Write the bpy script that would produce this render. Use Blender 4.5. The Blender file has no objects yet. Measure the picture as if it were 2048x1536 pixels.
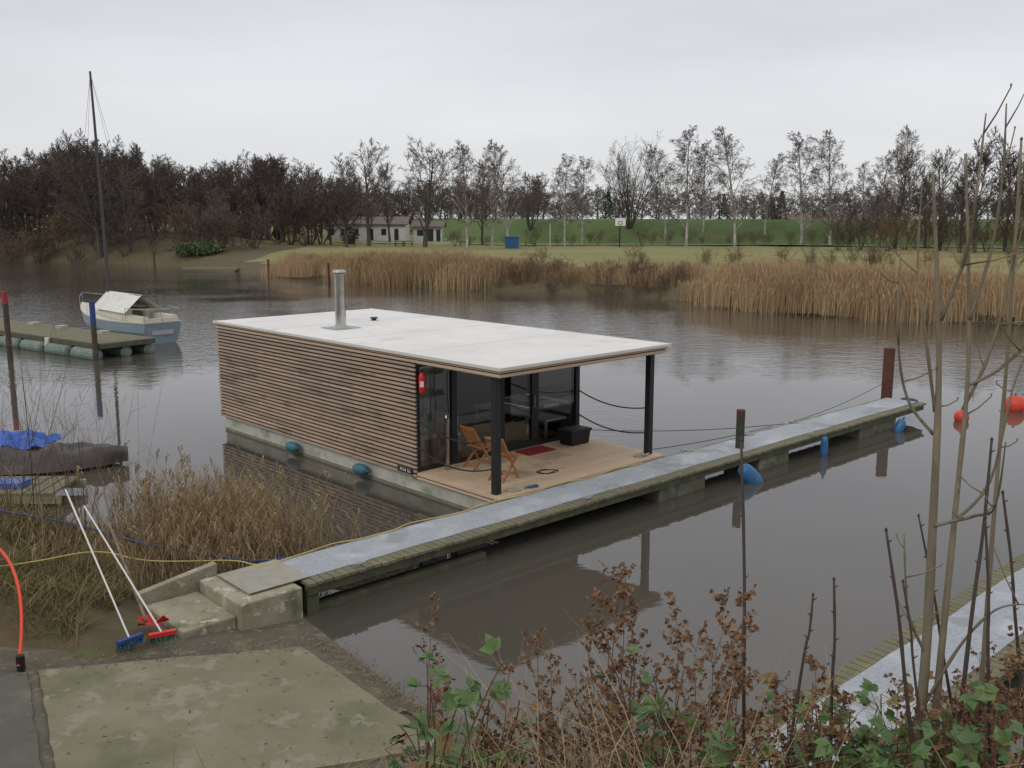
import bpy, math, random
from mathutils import Vector, Matrix, noise
R=random.Random(7)
sc=bpy.context.scene
CAMH=5.83
# ---------------------------------------------------------------- helpers
def link(o,parent=None):
    sc.collection.objects.link(o)
    if parent: o.parent=parent
    return o
def empty(name,loc=(0,0,0)):
    o=bpy.data.objects.new(name,None); o.location=loc; o.empty_display_size=.3
    return link(o)
class MB:
    def __init__(s): s.V=[];s.F=[];s.M=[]
    def face(s,pts,m=0):
        n=len(s.V); s.V+= [tuple(p) for p in pts]; s.F.append(tuple(range(n,n+len(pts)))); s.M.append(m)
    def hexa(s,c,m=0):
        n=len(s.V); s.V+=[tuple(p) for p in c]
        for f in ((0,3,2,1),(4,5,6,7),(0,1,5,4),(1,2,6,5),(2,3,7,6),(3,0,4,7)):
            s.F.append(tuple(n+i for i in f)); s.M.append(m)
    def fbox(s,fr,a0,a1,b0,b1,z0,z1,m=0):
        s.hexa([fr(a0,b0,z0),fr(a1,b0,z0),fr(a1,b1,z0),fr(a0,b1,z0),fr(a0,b0,z1),fr(a1,b0,z1),fr(a1,b1,z1),fr(a0,b1,z1)],m)
    def box(s,x0,x1,y0,y1,z0,z1,m=0): s.fbox(lambda x,y,z:(x,y,z),x0,x1,y0,y1,z0,z1,m)
    def beam(s,p,q,w,h,m=0,up=Vector((0,0,1))):
        p=Vector(p);q=Vector(q);d=(q-p).normalized();sd=d.cross(up)
        if sd.length<1e-3: sd=d.cross(Vector((1,0,0)))
        sd.normalize();u=sd.cross(d)
        c=[]
        for e in (p,q):
            for a,b in ((-1,-1),(1,-1),(1,1),(-1,1)): c.append(e+sd*a*w/2+u*b*h/2)
        s.hexa(c,m)
    def tube(s,pts,rs,n=8,m=0,cap=True):
        pts=[Vector(p) for p in pts]
        if not isinstance(rs,(list,tuple)): rs=[rs]*len(pts)
        b=len(s.V); ref=None
        for i,p in enumerate(pts):
            d=(pts[min(i+1,len(pts)-1)]-pts[max(i-1,0)])
            if d.length<1e-9: d=Vector((0,0,1))
            d.normalize()
            if ref is None:
                ref=d.cross(Vector((0,0,1)) if abs(d.z)<.9 else Vector((1,0,0)))
            ref=(ref-d*ref.dot(d)).normalized(); o=d.cross(ref)
            for k in range(n):
                a=2*math.pi*k/n; s.V.append(tuple(p+(ref*math.cos(a)+o*math.sin(a))*rs[i]))
        for i in range(len(pts)-1):
            for k in range(n):
                k2=(k+1)%n
                s.F.append((b+i*n+k,b+i*n+k2,b+(i+1)*n+k2,b+(i+1)*n+k)); s.M.append(m)
        if cap:
            s.F.append(tuple(b+k for k in reversed(range(n)))); s.M.append(m)
            e=b+(len(pts)-1)*n; s.F.append(tuple(e+k for k in range(n))); s.M.append(m)
    def ribbon(s,pts,ws,side,m=0):
        b=len(s.V)
        for p,w in zip(pts,ws):
            s.V.append(tuple(p-side*w/2)); s.V.append(tuple(p+side*w/2))
        for i in range(len(pts)-1):
            s.F.append((b+2*i,b+2*i+1,b+2*i+3,b+2*i+2)); s.M.append(m)
    def mesh(s,name,mats):
        me=bpy.data.meshes.new(name); me.from_pydata(s.V,[],s.F)
        for mt in mats: me.materials.append(mt)
        if len(mats)>1: me.polygons.foreach_set('material_index',s.M)
        me.update(); return me
    def obj(s,name,mats,parent=None,smooth=False,recalc=True,bevel=0):
        if not isinstance(mats,(list,tuple)): mats=[mats]
        me=s.mesh(name,mats)
        if recalc:
            import bmesh
            bm=bmesh.new();bm.from_mesh(me);bmesh.ops.recalc_face_normals(bm,faces=bm.faces);bm.to_mesh(me);bm.free()
        if smooth: me.shade_smooth()
        o=link(bpy.data.objects.new(name,me),parent)
        if bevel:
            md=o.modifiers.new('b','BEVEL');md.width=bevel;md.segments=2;md.limit_method='ANGLE'
        return o
def mat(name,c1,c2=None,scale=4,rough=.75,bump=0,bscale=30,metal=0,isl=None,stretch=(1,1,1),spec=.35,detail=6,c3=None,s3=1,lo=.35,hi=.65,trans=0,c4=None,s4=1):
    m=bpy.data.materials.new(name);m.use_nodes=True;nt=m.node_tree;N=nt.nodes;L=nt.links
    b=N['Principled BSDF'];b.inputs['Roughness'].default_value=rough;b.inputs['Metallic'].default_value=metal
    b.inputs['Specular IOR Level'].default_value=spec
    tc=N.new('ShaderNodeTexCoord');mp=N.new('ShaderNodeMapping');mp.inputs['Scale'].default_value=stretch
    L.new(tc.outputs['Object'],mp.inputs[0])
    def nz(sc_,d=detail):
        n=N.new('ShaderNodeTexNoise');n.inputs['Scale'].default_value=sc_;n.inputs['Detail'].default_value=d;n.inputs['Roughness'].default_value=.62
        L.new(mp.outputs[0],n.inputs['Vector']);return n
    def mixc(f,a,c):
        x=N.new('ShaderNodeMix');x.data_type='RGBA'
        L.new(f,x.inputs[0])
        for v,i in ((a,6),(c,7)):
            if isinstance(v,tuple): x.inputs[i].default_value=(*v,1)
            else: L.new(v,x.inputs[i])
        return x.outputs[2]
    def rng(o,lo,hi):
        r=N.new('ShaderNodeMapRange');r.inputs[1].default_value=lo;r.inputs[2].default_value=hi;L.new(o,r.inputs[0]);return r.outputs[0]
    col=None
    if c2 is not None: col=mixc(rng(nz(scale).outputs[0],lo,hi),c1,c2)
    if isl is not None:
        g=N.new('ShaderNodeNewGeometry'); base=col if col else c1
        col=mixc(g.outputs['Random Per Island'],base,isl)
    if c3 is not None:
        col=mixc(rng(nz(s3).outputs[0],.52,.68),col if col else c1,c3)
    if c4 is not None:
        col=mixc(rng(nz(s4,8).outputs[0],.56,.62),col if col else c1,c4)
    if col: L.new(col,b.inputs['Base Color'])
    else: b.inputs['Base Color'].default_value=(*c1,1)
    if bump:
        bp=N.new('ShaderNodeBump');bp.inputs['Strength'].default_value=bump;bp.inputs['Distance'].default_value=.02
        L.new(nz(bscale).outputs[0],bp.inputs['Height']);L.new(bp.outputs[0],b.inputs['Normal'])
    return m
def text(name,s,loc,xd,zd,size,m,parent=None):
    c=bpy.data.curves.new(name,'FONT');c.body=s;c.size=size;c.align_x='CENTER';c.align_y='CENTER';c.extrude=.001
    o=bpy.data.objects.new(name,c);c.materials.append(m);link(o,parent)
    x=Vector(xd).normalized();y=Vector(zd).normalized();z=x.cross(y)
    o.matrix_world=Matrix.Translation(loc)@Matrix((x,y,z)).transposed().to_4x4();return o
def sm(a,b,x):
    t=max(0,min(1,(x-a)/(b-a)));return t*t*(3-2*t)
# ---------------------------------------------------------------- world, sun, camera
w=bpy.data.worlds.new('World');sc.world=w;w.use_nodes=True;nt=w.node_tree;N=nt.nodes;L=nt.links
bg=N['Background']
sk=N.new('ShaderNodeTexSky');sk.sky_type='NISHITA';sk.sun_disc=False;sk.sun_elevation=math.radians(38);sk.sun_rotation=math.radians(215)
bg.inputs['Strength'].default_value=.1
tc=N.new('ShaderNodeTexCoord');sep=N.new('ShaderNodeSeparateXYZ');L.new(tc.outputs['Generated'],sep.inputs[0])
mr=N.new('ShaderNodeMapRange');mr.inputs[1].default_value=-.02;mr.inputs[2].default_value=.9;L.new(sep.outputs[2],mr.inputs[0])
cr=N.new('ShaderNodeValToRGB');L.new(mr.outputs[0],cr.inputs[0])
e=cr.color_ramp.elements
e[0].position=0;e[0].color=(.77,.78,.78,1);e[1].position=1;e[1].color=(1,1,1.0,1)
x=e.new(.12);x.color=(.75,.76,.785,1)
x=e.new(.32);x.color=(.66,.665,.72,1)
x=e.new(.5);x.color=(.86,.86,.90,1)
mp=N.new('ShaderNodeMapping');mp.inputs['Scale'].default_value=(1,1,4.5);L.new(tc.outputs['Generated'],mp.inputs[0])
nz=N.new('ShaderNodeTexNoise');nz.inputs['Scale'].default_value=1.7;nz.inputs['Detail'].default_value=5;nz.inputs['Roughness'].default_value=.5;L.new(mp.outputs[0],nz.inputs['Vector'])
m2=N.new('ShaderNodeMapRange');m2.inputs[1].default_value=.3;m2.inputs[2].default_value=.7;m2.inputs[3].default_value=8.7;m2.inputs[4].default_value=11.0;L.new(nz.outputs[0],m2.inputs[0])
vm=N.new('ShaderNodeVectorMath');vm.operation='SCALE';L.new(cr.outputs[0],vm.inputs[0]);L.new(m2.outputs[0],vm.inputs['Scale'])
mx=N.new('ShaderNodeMix');mx.data_type='RGBA';mx.inputs[0].default_value=.96;L.new(sk.outputs[0],mx.inputs[6]);L.new(vm.outputs[0],mx.inputs[7])
L.new(mx.outputs[2],bg.inputs['Color'])
sl=bpy.data.lights.new('sun','SUN');sl.energy=.8;sl.angle=math.radians(25);sl.color=(1,.96,.9)
so=link(bpy.data.objects.new('sun',sl));so.rotation_euler=(math.radians(52),0,math.radians(-35))
cam=bpy.data.cameras.new('camera');co=link(bpy.data.objects.new('camera',cam));sc.camera=co
cam.sensor_width=36;cam.lens=36*1900/2048;cam.clip_start=.05;cam.clip_end=6000
co.location=(0,0,CAMH);co.rotation_euler=(math.pi/2-.173,0,0)
sc.view_settings.view_transform='Standard';sc.view_settings.look='None'
# ---------------------------------------------------------------- materials
m_white=mat('white_paint',(.72,.72,.70),(.62,.62,.60),2)
m_black=mat('black_frame',(.018,.018,.02),rough=.45)
m_blackrub=mat('black_rubber',(.015,.015,.016),rough=.6)
m_roof=mat('roof_membrane',(.71,.70,.68),(.62,.61,.59),.55,rough=.6,c3=(.64,.63,.60),s3=2.5,c4=(.58,.57,.54),s4=.9)
m_slat=mat('larch_slat',(.52,.38,.27),(.40,.29,.21),1.2,isl=(.33,.25,.195),stretch=(1,1,6),bump=.3,bscale=12,rough=.8,c4=(.26,.19,.14),s4=.7)
m_fascia=mat('larch_fascia',(.58,.42,.28),(.50,.36,.25),1.5,isl=(.5,.38,.27),bump=.2,bscale=12)
m_back=mat('cladding_gap',(.015,.013,.012))
m_conc=mat('pontoon_concrete',(.46,.45,.40),(.36,.35,.30),1.3,rough=.85,c3=(.24,.25,.18),s3=2.2,bump=.3)
m_deck=mat('deck_board',(.60,.46,.32),(.50,.375,.25),2,isl=(.48,.365,.25),bump=.2,bscale=15,c4=(.40,.30,.21),s4=.8)
m_teak=mat('teak_chair',(.38,.17,.07),(.29,.12,.05),9,rough=.55)
m_steel=mat('stainless_steel',(.55,.53,.5),(.4,.38,.36),3,rough=.25,metal=1)
m_galv=mat('galvanised',(.42,.43,.43),(.3,.31,.31),8,rough=.45,metal=.7)
m_red=mat('red_enamel',(.55,.03,.025),rough=.35)
m_redmat=mat('red_coir',(.28,.02,.025),(.2,.015,.02),30,bump=.4)
m_rope=mat('dark_rope',(.03,.028,.025),bump=.3,bscale=80)
m_ropel=mat('light_rope',(.42,.4,.34),(.3,.28,.23),40)
m_blueF=mat('blue_fender',(.03,.13,.30),(.02,.10,.22),4,rough=.4,c3=(.06,.13,.2),s3=6)
m_tealF=mat('teal_fender',(.03,.13,.19),(.05,.11,.13),5,rough=.5)
m_orange=mat('buoy_red',(.62,.06,.035),(.45,.05,.03),4,rough=.45)
m_carpet=mat('walkway_felt',(.36,.385,.42),(.27,.29,.315),22,rough=.95,c3=(.41,.435,.465),s3=1.4,bump=.3,bscale=90,c4=(.26,.27,.275),s4=1.1)
m_plank=mat('mossy_plank',(.20,.18,.115),(.12,.13,.06),5,isl=(.15,.135,.10),bump=.5,bscale=20,rough=.9)
m_beam=mat('wet_beam',(.055,.052,.035),(.09,.095,.05),4,rough=.7,bump=.4)
m_float=mat('float_concrete',(.13,.13,.09),(.07,.075,.045),2.5,rough=.8,bump=.5,c3=(.2,.2,.16),s3=3)
m_rust=mat('rusty_pile',(.12,.045,.03),(.075,.03,.022),8,rough=.85,bump=.5)
m_pilegr=mat('green_pile',(.045,.06,.04),(.04,.035,.025),8,rough=.7)
m_pileblue=mat('blue_paint',(.02,.05,.2),(.03,.06,.16),8,rough=.6)
m_wetwood=mat('pile_wood',(.05,.035,.025),(.08,.06,.045),6,rough=.8,bump=.5)
m_slab=mat('ramp_concrete',(.215,.20,.135),(.15,.145,.085),1.0,rough=.8,c3=(.11,.115,.055),s3=.8,bump=.5,bscale=45,lo=.3,hi=.7,c4=(.24,.22,.165),s4=2.2)
m_slab2=mat('old_ramp_concrete',(.115,.105,.085),(.085,.08,.06),1.3,rough=.8,c3=(.15,.14,.11),s3=1.6,bump=.5,bscale=45)
m_step=mat('step_concrete',(.34,.31,.23),(.23,.215,.145),2.5,rough=.9,c3=(.13,.135,.07),s3=2,bump=.6,bscale=35,c4=(.42,.4,.33),s4=5)
m_asph=mat('ramp_paving',(.085,.078,.058),(.13,.115,.08),1.6,rough=.75,c3=(.055,.05,.032),s3=1.2,bump=.6,bscale=40,c4=(.17,.15,.10),s4=5)
m_soil=mat('bank_soil',(.12,.09,.05),(.075,.06,.035),3,rough=.95,c3=(.09,.10,.04),s3=1.3,bump=.8,bscale=18)
m_field=mat('field_grass',(.235,.215,.10),(.195,.195,.08),.08,rough=.95,c3=(.27,.235,.125),s3=.05,stretch=(.35,1,1),spec=.1,c4=(.165,.165,.075),s4=.3)
m_dike=mat('dike_grass',(.085,.13,.05),(.11,.145,.06),.3,rough=.95,c3=(.07,.11,.04),s3=.08,spec=.1,c4=(.12,.13,.065),s4=.15)
m_bark=mat('tree_bark',(.115,.10,.088),(.08,.07,.06),2,rough=.95,spec=.1)  # bark colour lightened to stand in for aerial haze
m_twig=mat('tree_twig',(.155,.125,.105),isl=(.105,.086,.075),rough=.95,spec=.1)  # twig colour raised too, distance haze painted in
m_twigd=mat('dark_twig',(.11,.086,.073),isl=(.075,.06,.054),rough=.95,spec=.1)
m_bbark=mat('birch_bark',(.5,.48,.44),(.16,.15,.14),3,rough=.8,stretch=(1,1,.4),spec=.1)
m_btwig=mat('birch_twig',(.17,.135,.12),isl=(.125,.10,.09),rough=.95,spec=.1)
m_htwig=mat('hazy_twig',(.16,.148,.142),isl=(.13,.118,.114),rough=.95,spec=.1)  # pale grey paints aerial haze into the farthest trees
m_stwig=mat('shrub_twig',(.17,.12,.08),isl=(.11,.08,.057),rough=.95,spec=.1)
m_ever=mat('evergreen',(.04,.06,.035),isl=(.06,.08,.045),rough=.9,spec=.1)
m_reed=mat('reed_straw',(.42,.30,.175),isl=(.31,.215,.125),rough=.9,spec=.1)
m_reedn=mat('reed_near',(.38,.285,.165),isl=(.20,.14,.08),rough=.9,spec=.15)
m_grassn=mat('winter_grass',(.24,.18,.09),isl=(.105,.10,.04),rough=.9,spec=.15)
m_dry=mat('dry_leaf',(.25,.145,.085),isl=(.13,.075,.045),rough=.9,spec=.15)
m_stem=mat('dry_stem',(.20,.14,.09),isl=(.13,.09,.06),rough=.9,spec=.15)
m_bleaf=mat('bramble_leaf',(.04,.095,.025),isl=(.095,.15,.04),rough=.5,spec=.45)
m_bred=mat('bramble_leaf_autumn',(.14,.06,.03),isl=(.2,.16,.05),rough=.6,spec=.3)
m_bcane=mat('bramble_cane',(.14,.045,.04),isl=(.10,.07,.035),rough=.6)
m_sap=mat('sapling_bark',(.24,.20,.135),(.15,.125,.09),8,rough=.85,bump=.4,bscale=60,stretch=(1,1,.3),c4=(.09,.08,.05),s4=6)
m_sapd=mat('sapling_dark',(.09,.065,.055),(.06,.05,.045),10,rough=.8)
m_yel=mat('yellow_cable',(.5,.42,.13),rough=.5)
m_bluehose=mat('blue_hose',(.04,.07,.2),rough=.5)
m_redhose=mat('red_hose',(.7,.07,.03),rough=.4)
m_tarp=mat('dark_tarp',(.035,.03,.033),(.06,.05,.05),3,rough=.5,bump=.8,bscale=5)
m_btarp=mat('blue_tarp',(.03,.10,.42),(.05,.14,.5),5,rough=.45,bump=.8,bscale=8)
m_cream=mat('cream_gelcoat',(.55,.52,.42),(.47,.44,.36),3,rough=.4)
m_hull=mat('grey_blue_hull',(.10,.16,.17),(.14,.2,.2),2,rough=.4)
m_trans=mat('transom_paint',(.24,.30,.34),(.2,.26,.30),4,rough=.4)
m_canvas=mat('white_canvas',(.66,.65,.62),(.55,.54,.5),4,rough=.9)
m_mast=mat('mast_alloy',(.06,.05,.055),rough=.5)
m_wall=mat('white_render',(.60,.60,.58),(.5,.5,.48),1)
m_tile=mat('roof_tile',(.15,.115,.095),(.11,.09,.08),3)
m_redtile=mat('red_roof_tile',(.19,.115,.095),(.15,.095,.08),3)
m_glassd=mat('dark_window',(.03,.035,.04),rough=.15)
m_brick=mat('brick_wall',(.22,.15,.125),(.17,.12,.10),3)
m_blue=mat('container_blue',(.035,.12,.25),(.03,.09,.2),2)
m_int=mat('interior_white',(.74,.74,.72),(.66,.66,.64),3)
m_mud=mat('river_mud',(.06,.048,.03),(.04,.033,.02),1)
# glass
m_glass=bpy.data.materials.new('window_glass');m_glass.use_nodes=True;nt=m_glass.node_tree;nt.nodes.clear();N=nt.nodes;L=nt.links
o=N.new('ShaderNodeOutputMaterial');mxs=N.new('ShaderNodeMixShader');tr=N.new('ShaderNodeBsdfTransparent');gl=N.new('ShaderNodeBsdfGlossy')
tr.inputs[0].default_value=(.88,.91,.91,1);gl.inputs['Roughness'].default_value=.0;fr=N.new('ShaderNodeFresnel');fr.inputs[0].default_value=2.0
L.new(fr.outputs[0],mxs.inputs[0]);L.new(tr.outputs[0],mxs.inputs[1]);L.new(gl.outputs[0],mxs.inputs[2]);L.new(mxs.outputs[0],o.inputs[0])
# water
m_water=bpy.data.materials.new('river_water');m_water.use_nodes=True;nt=m_water.node_tree;nt.nodes.clear();N=nt.nodes;L=nt.links
o=N.new('ShaderNodeOutputMaterial');mxs=N.new('ShaderNodeMixShader')
df=N.new('ShaderNodeBsdfDiffuse')
gl=N.new('ShaderNodeBsdfGlossy');gl.inputs['Roughness'].default_value=.015;gl.inputs[0].default_value=(.98,.985,1,1)
fr=N.new('ShaderNodeFresnel');fr.inputs[0].default_value=1.5
tc=N.new('ShaderNodeTexCoord');mp=N.new('ShaderNodeMapping');mp.inputs['Rotation'].default_value=(0,0,.35);mp.inputs['Scale'].default_value=(1,2.1,1);L.new(tc.outputs['Object'],mp.inputs[0])
def wn(s,d=3):
    n=N.new('ShaderNodeTexNoise');n.inputs['Scale'].default_value=s;n.inputs['Detail'].default_value=d;L.new(mp.outputs[0],n.inputs['Vector']);return n.outputs[0]
big=N.new('ShaderNodeTexNoise');big.inputs['Scale'].default_value=.06;big.inputs['Detail'].default_value=3;L.new(tc.outputs['Object'],big.inputs['Vector'])
dm=N.new('ShaderNodeMix');dm.data_type='RGBA';dm.inputs[6].default_value=(.062,.059,.051,1);dm.inputs[7].default_value=(.082,.072,.054,1)
d2=N.new('ShaderNodeTexNoise');d2.inputs['Scale'].default_value=.25;L.new(tc.outputs['Object'],d2.inputs['Vector']);L.new(d2.outputs[0],dm.inputs[0]);L.new(dm.outputs[2],df.inputs[0])
ym=N.new('ShaderNodeSeparateXYZ');L.new(tc.outputs['Object'],ym.inputs[0])
far=N.new('ShaderNodeMapRange');far.inputs[1].default_value=22;far.inputs[2].default_value=40;far.inputs[3].default_value=-.13;far.inputs[4].default_value=.1;L.new(ym.outputs[1],far.inputs[0])
ad=N.new('ShaderNodeMath');ad.operation='ADD';L.new(big.outputs[0],ad.inputs[0]);L.new(far.outputs[0],ad.inputs[1])
am=N.new('ShaderNodeMapRange');am.inputs[1].default_value=.46;am.inputs[2].default_value=.6;am.inputs[3].default_value=.025;am.inputs[4].default_value=.4;L.new(ad.outputs[0],am.inputs[0])
a1=N.new('ShaderNodeMath');a1.operation='ADD';L.new(wn(2.1),a1.inputs[0]);L.new(wn(.7,2),a1.inputs[1])
bp=N.new('ShaderNodeBump');bp.inputs['Distance'].default_value=.055;L.new(am.outputs[0],bp.inputs['Strength']);L.new(a1.outputs[0],bp.inputs['Height'])
L.new(bp.outputs[0],gl.inputs['Normal']);L.new(bp.outputs[0],fr.inputs['Normal'])
L.new(fr.outputs[0],mxs.inputs[0]);L.new(df.outputs[0],mxs.inputs[1]);L.new(gl.outputs[0],mxs.inputs[2]);L.new(mxs.outputs[0],o.inputs[0])
# ---------------------------------------------------------------- terrain
def ramp_z(x,y): return -.11*((x+2.76)*.8+(y-12.83)*.6)
def near_h(x,y):
    rz=ramp_z(x,y)-.03-.8*max(0,y-13)
    if x<-8: rz=min(rz,.9)
    sd=-(x+4.75)*.89-(y-12.6)*.45
    bl=.12+.33*sd if sd>0 else .12+.7*sd
    bl=min(bl,1.15+.1*math.sin(x*1.3))
    bl-=.9*max(0,y-16.2)
    bl+= .12*noise.noise(Vector((x*1.1,y*1.1,0)))
    bl-=2.2*(1-sm(10.3,11.6,y+.12*(x+5)+.25*noise.noise(Vector((x*1.4,0,5)))))
    cs=.62*(8.6-y)+.06*noise.noise(Vector((x*1.5,y*1.5,3)))
    cs=min(cs,4.3)
    return max(rz,bl,cs,-1.3)
def grid(name,xs,ys,hf,mats,parent=None,mf=None):
    me=bpy.data.meshes.new(name);V=[(x,y,hf(x,y)) for y in ys for x in xs];nx=len(xs);F=[];MI=[]
    for j in range(len(ys)-1):
        for i in range(nx-1):
            F.append((j*nx+i,j*nx+i+1,(j+1)*nx+i+1,(j+1)*nx+i))
            if mf: MI.append(mf((xs[i]+xs[i+1])/2,(ys[j]+ys[j+1])/2))
    me.from_pydata(V,[],F)
    for m in mats: me.materials.append(m)
    if mf: me.polygons.foreach_set('material_index',MI)
    me.shade_smooth();return link(bpy.data.objects.new(name,me),parent)
def fr_(a,b,st):
    n=int(round((b-a)/st));return [a+(b-a)*i/n for i in range(n+1)]
xs=fr_(-60,-16,2)+fr_(-15.8,12,.2)+fr_(14,60,2)
ys=fr_(-40,-2,2)+fr_(-1.6,24,.2)
grid('near_ground',xs,ys,near_h,[m_soil])
shore=[(-300,190),(-110,150),(-72,135),(-52,124),(-37.3,114),(-28,102),(-14.9,87.5),(-9,82),(-2.6,78),(3.8,75),(9,71.5),(13,67.4),(14.5,63),(17.6,58.5),(28.3,52.4),(45,46),(90,34),(300,-10)]
def shore_d(x,y):
    best=1e9
    for (x0,y0),(x1,y1) in zip(shore,shore[1:]):
        dx,dy=x1-x0,y1-y0;t=max(0,min(1,((x-x0)*dx+(y-y0)*dy)/(dx*dx+dy*dy)))
        px,py=x0+t*dx,y0+t*dy;d=math.hypot(x-px,y-py)
        if d<best:
            best=d;s=dx*(y-y0)-dy*(x-x0);sg=1 if s>0 else -1
    return best*sg
def foot(x): return 164-.33*x if x>-8 else 166.6+4*(-x-8)
def far_h(x,y):
    d=shore_d(x,y)
    z=-1.2 if d<-2 else -1.2+.6*(d+2)
    if d>=0: z=min(.1+.5*d,1.0)+.5*sm(3,12,d)+.12*noise.noise(Vector((x*.2,y*.2,0)))*sm(0,3,d)
    if d>0: z+=2.2*sm(-25,-60,x)*sm(0,9,d)
    f=foot(x);z=z+4.1*sm(f,f+13,y)-2.5*sm(f+19,f+32,y)
    return z
xs=[-2500,-1200,-600,-300]+fr_(-220,140,2.5)+[200,300,600,1200,2500]
ys=[-40,0,20,30,36]+fr_(40,120,1.6)+fr_(122,240,2.5)+[260,300,400,600,1200,3000]
xs=sorted(set(xs));ys=sorted(set(ys))
grid('far_ground',xs,ys,far_h,[m_field,m_dike,m_soil],mf=lambda x,y:(1 if y>foot(x)-3 else (2 if (shore_d(x,y)<3.0 or (x<-30 and shore_d(x,y)<26)) else 0)))
b=MB();b.face([(-2500,-60,-1.35),(2500,-60,-1.35),(2500,230,-1.35),(-2500,230,-1.35)]);b.obj('riverbed',m_mud,recalc=False)
b=MB();b.face([(-600,-60,0),(600,-60,0),(600,230,0),(-600,230,0)]);b.obj('river_water',m_water,recalc=False)
b=MB();pl=[(-40,172),(-14,158),(10,152),(40,150),(90,128)]
for (x0,y0),(x1,y1) in zip(pl,pl[1:]):
    b.face([(x0,y0,1.75),(x1,y1,1.75),(x1,y1+2.5,1.75),(x0,y0+2.5,1.75)])
b.obj('field_path',mat('path_gravel',(.30,.28,.24),(.25,.23,.20),1))
# ---------------------------------------------------------------- ramp and slabs
def rp(x,y,dz): return (x,y,ramp_z(x,y)+dz)
b=MB();b.face([rp(-9,6.5,.0),rp(1.5,6.5,.0),rp(1.5,9,.0),rp(-2.2,13.9,.0),rp(-4.8,13.9,.0),rp(-9,11,.0)]);b.obj('boat_ramp_paving',m_asph,recalc=False)
def slab(name,m,corners,t=.03,n=26,seed=0,jit=.03):
    # slab with slightly ragged edges and an uneven top
    b=MB();c=[Vector((x,y)) for x,y in corners];V=[]
    for j in range(n+1):
        for i in range(n+1):
            u,v=i/n,j/n;p=c[0]*(1-u)*(1-v)+c[1]*u*(1-v)+c[2]*u*v+c[3]*(1-u)*v
            if i in(0,n) or j in (0,n): p=p+Vector((noise.noise(Vector((p.x*3,p.y*3,seed))),noise.noise(Vector((p.x*3,p.y*3,seed+9)))))*jit
            b.V.append(rp(p.x,p.y,t+.008*noise.noise(Vector((p.x*2,p.y*2,seed)))))
    for j in range(n):
        for i in range(n): a=j*(n+1)+i;b.F.append((a,a+1,a+n+2,a+n+1));b.M.append(0)
    rim=[i for i in range(n+1)]+[j*(n+1)+n for j in range(1,n+1)]+[n*(n+1)+i for i in range(n-1,-1,-1)]+[j*(n+1) for j in range(n-1,0,-1)]
    o=len(b.V);b.V+=[(b.V[k][0],b.V[k][1],b.V[k][2]-.09) for k in rim]
    for q in range(len(rim)):
        q2=(q+1)%len(rim);b.F.append((rim[q],rim[q2],o+q2,o+q));b.M.append(0)
    return b.obj(name,m)
slab('ramp_slab',m_slab,[(-5.75,10.75),(-4.1,7.9),(-.75,9.7),(-2.85,12.1)],.035)
slab('ramp_slab',m_slab2,[(-5.85,10.7),(-9.0,9.3),(-7.3,6.4),(-4.2,7.8)],.02,seed=3)
r=random.Random(21);b=MB()
for i in range(2200):
    if i<1200: t=r.random();x=-2.85+2.3*t+r.gauss(.15,.12);y=12.3-2.7*t+r.gauss(.12,.1)
    elif i<1900: x=r.uniform(-6.2,-2.7);y=r.gauss(11.75+(x+4)*.45,.2)
    else: x=r.uniform(-6,-1);y=r.uniform(8,12)
    z=ramp_z(x,y)+.037+r.uniform(0,.01);a=r.uniform(0,6.28);l=r.uniform(.012,.05)
    b.face([(x,y,z),(x+l*math.cos(a),y+l*math.sin(a),z+.004),(x+l*1.2*math.cos(a+.5),y+l*1.2*math.sin(a+.5),z+.012)])
b.obj('leaf_litter',mat('litter',(.06,.045,.025),isl=(.22,.16,.09)),recalc=False)
# ---------------------------------------------------------------- houseboat
ax,ay=-.687,.726; bx,by=.726,.687; X0,Y0=-.218,17.65
def B(s,w_,z): return (X0+ax*s+bx*w_,Y0+ay*s+by*w_,z)
LB,WB,SF=11.45,5.06,2.62
hb=empty('houseboat')
b=MB();b.fbox(B,.28,LB-.05,.07,WB-.07,-.6,.40);b.obj('hull_pontoon',m_conc,hb,bevel=.02)
b=MB();b.fbox(B,.27,LB-.04,.06,WB-.06,-.6,.07);b.obj('waterline_stain',mat('algae_stain',(.13,.13,.08),(.2,.19,.14),5),hb)
b=MB()
pw=.14;s=.0
while s<SF+.02:
    b.fbox(B,s+.004,min(s+pw-.007,SF+.05),0,WB,.46,.50);s+=pw
b.obj('deck_boards',m_deck,hb)
b=MB();b.fbox(B,.02,SF+.1,.03,WB-.03,.38,.457);b.obj('deck_frame',m_back,hb)
b=MB()
for k in range(2):
    b.fbox(B,-.0,SF-.03,-.02,-.0,.375+.07*k,.42+.07*k)
    b.fbox(B,-.03,-.002,-.02,WB+.02,.375+.07*k,.42+.07*k)
b.obj('deck_fascia',m_fascia,hb)
b=MB();b.fbox(B,SF,LB,.0,.10,.40,2.86);b.fbox(B,LB-.1,LB-.002,.1,WB-.1,.40,2.86)
b.fbox(B,SF+3.0,LB,WB-.1,WB,.40,2.86);b.fbox(B,SF+.12,SF+3.0,WB-.1,WB,.40,.95);b.obj('wall_core',m_back,hb)
b=MB();ns=27;z0=.40;st=(2.86-z0)/ns
joints=[SF-.03,4.9,7.2,9.3,LB+.03]
for i in range(ns):
    z=z0+st*i+.012
    for j0,j1 in zip(joints,joints[1:]):
        b.fbox(B,j0+.004,j1-.004,-.035,-.001,z,z+.050)
    for q0,q1 in ((0,2.5),(2.51,WB)): b.fbox(B,LB+.001,LB+.035,q0,q1,z,z+.050)
    if i>6: 
        b.fbox(B,SF+3.0,LB,WB+.001,WB+.035,z,z+.050)
    else: b.fbox(B,SF,LB,WB+.001,WB+.035,z,z+.050)
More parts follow.
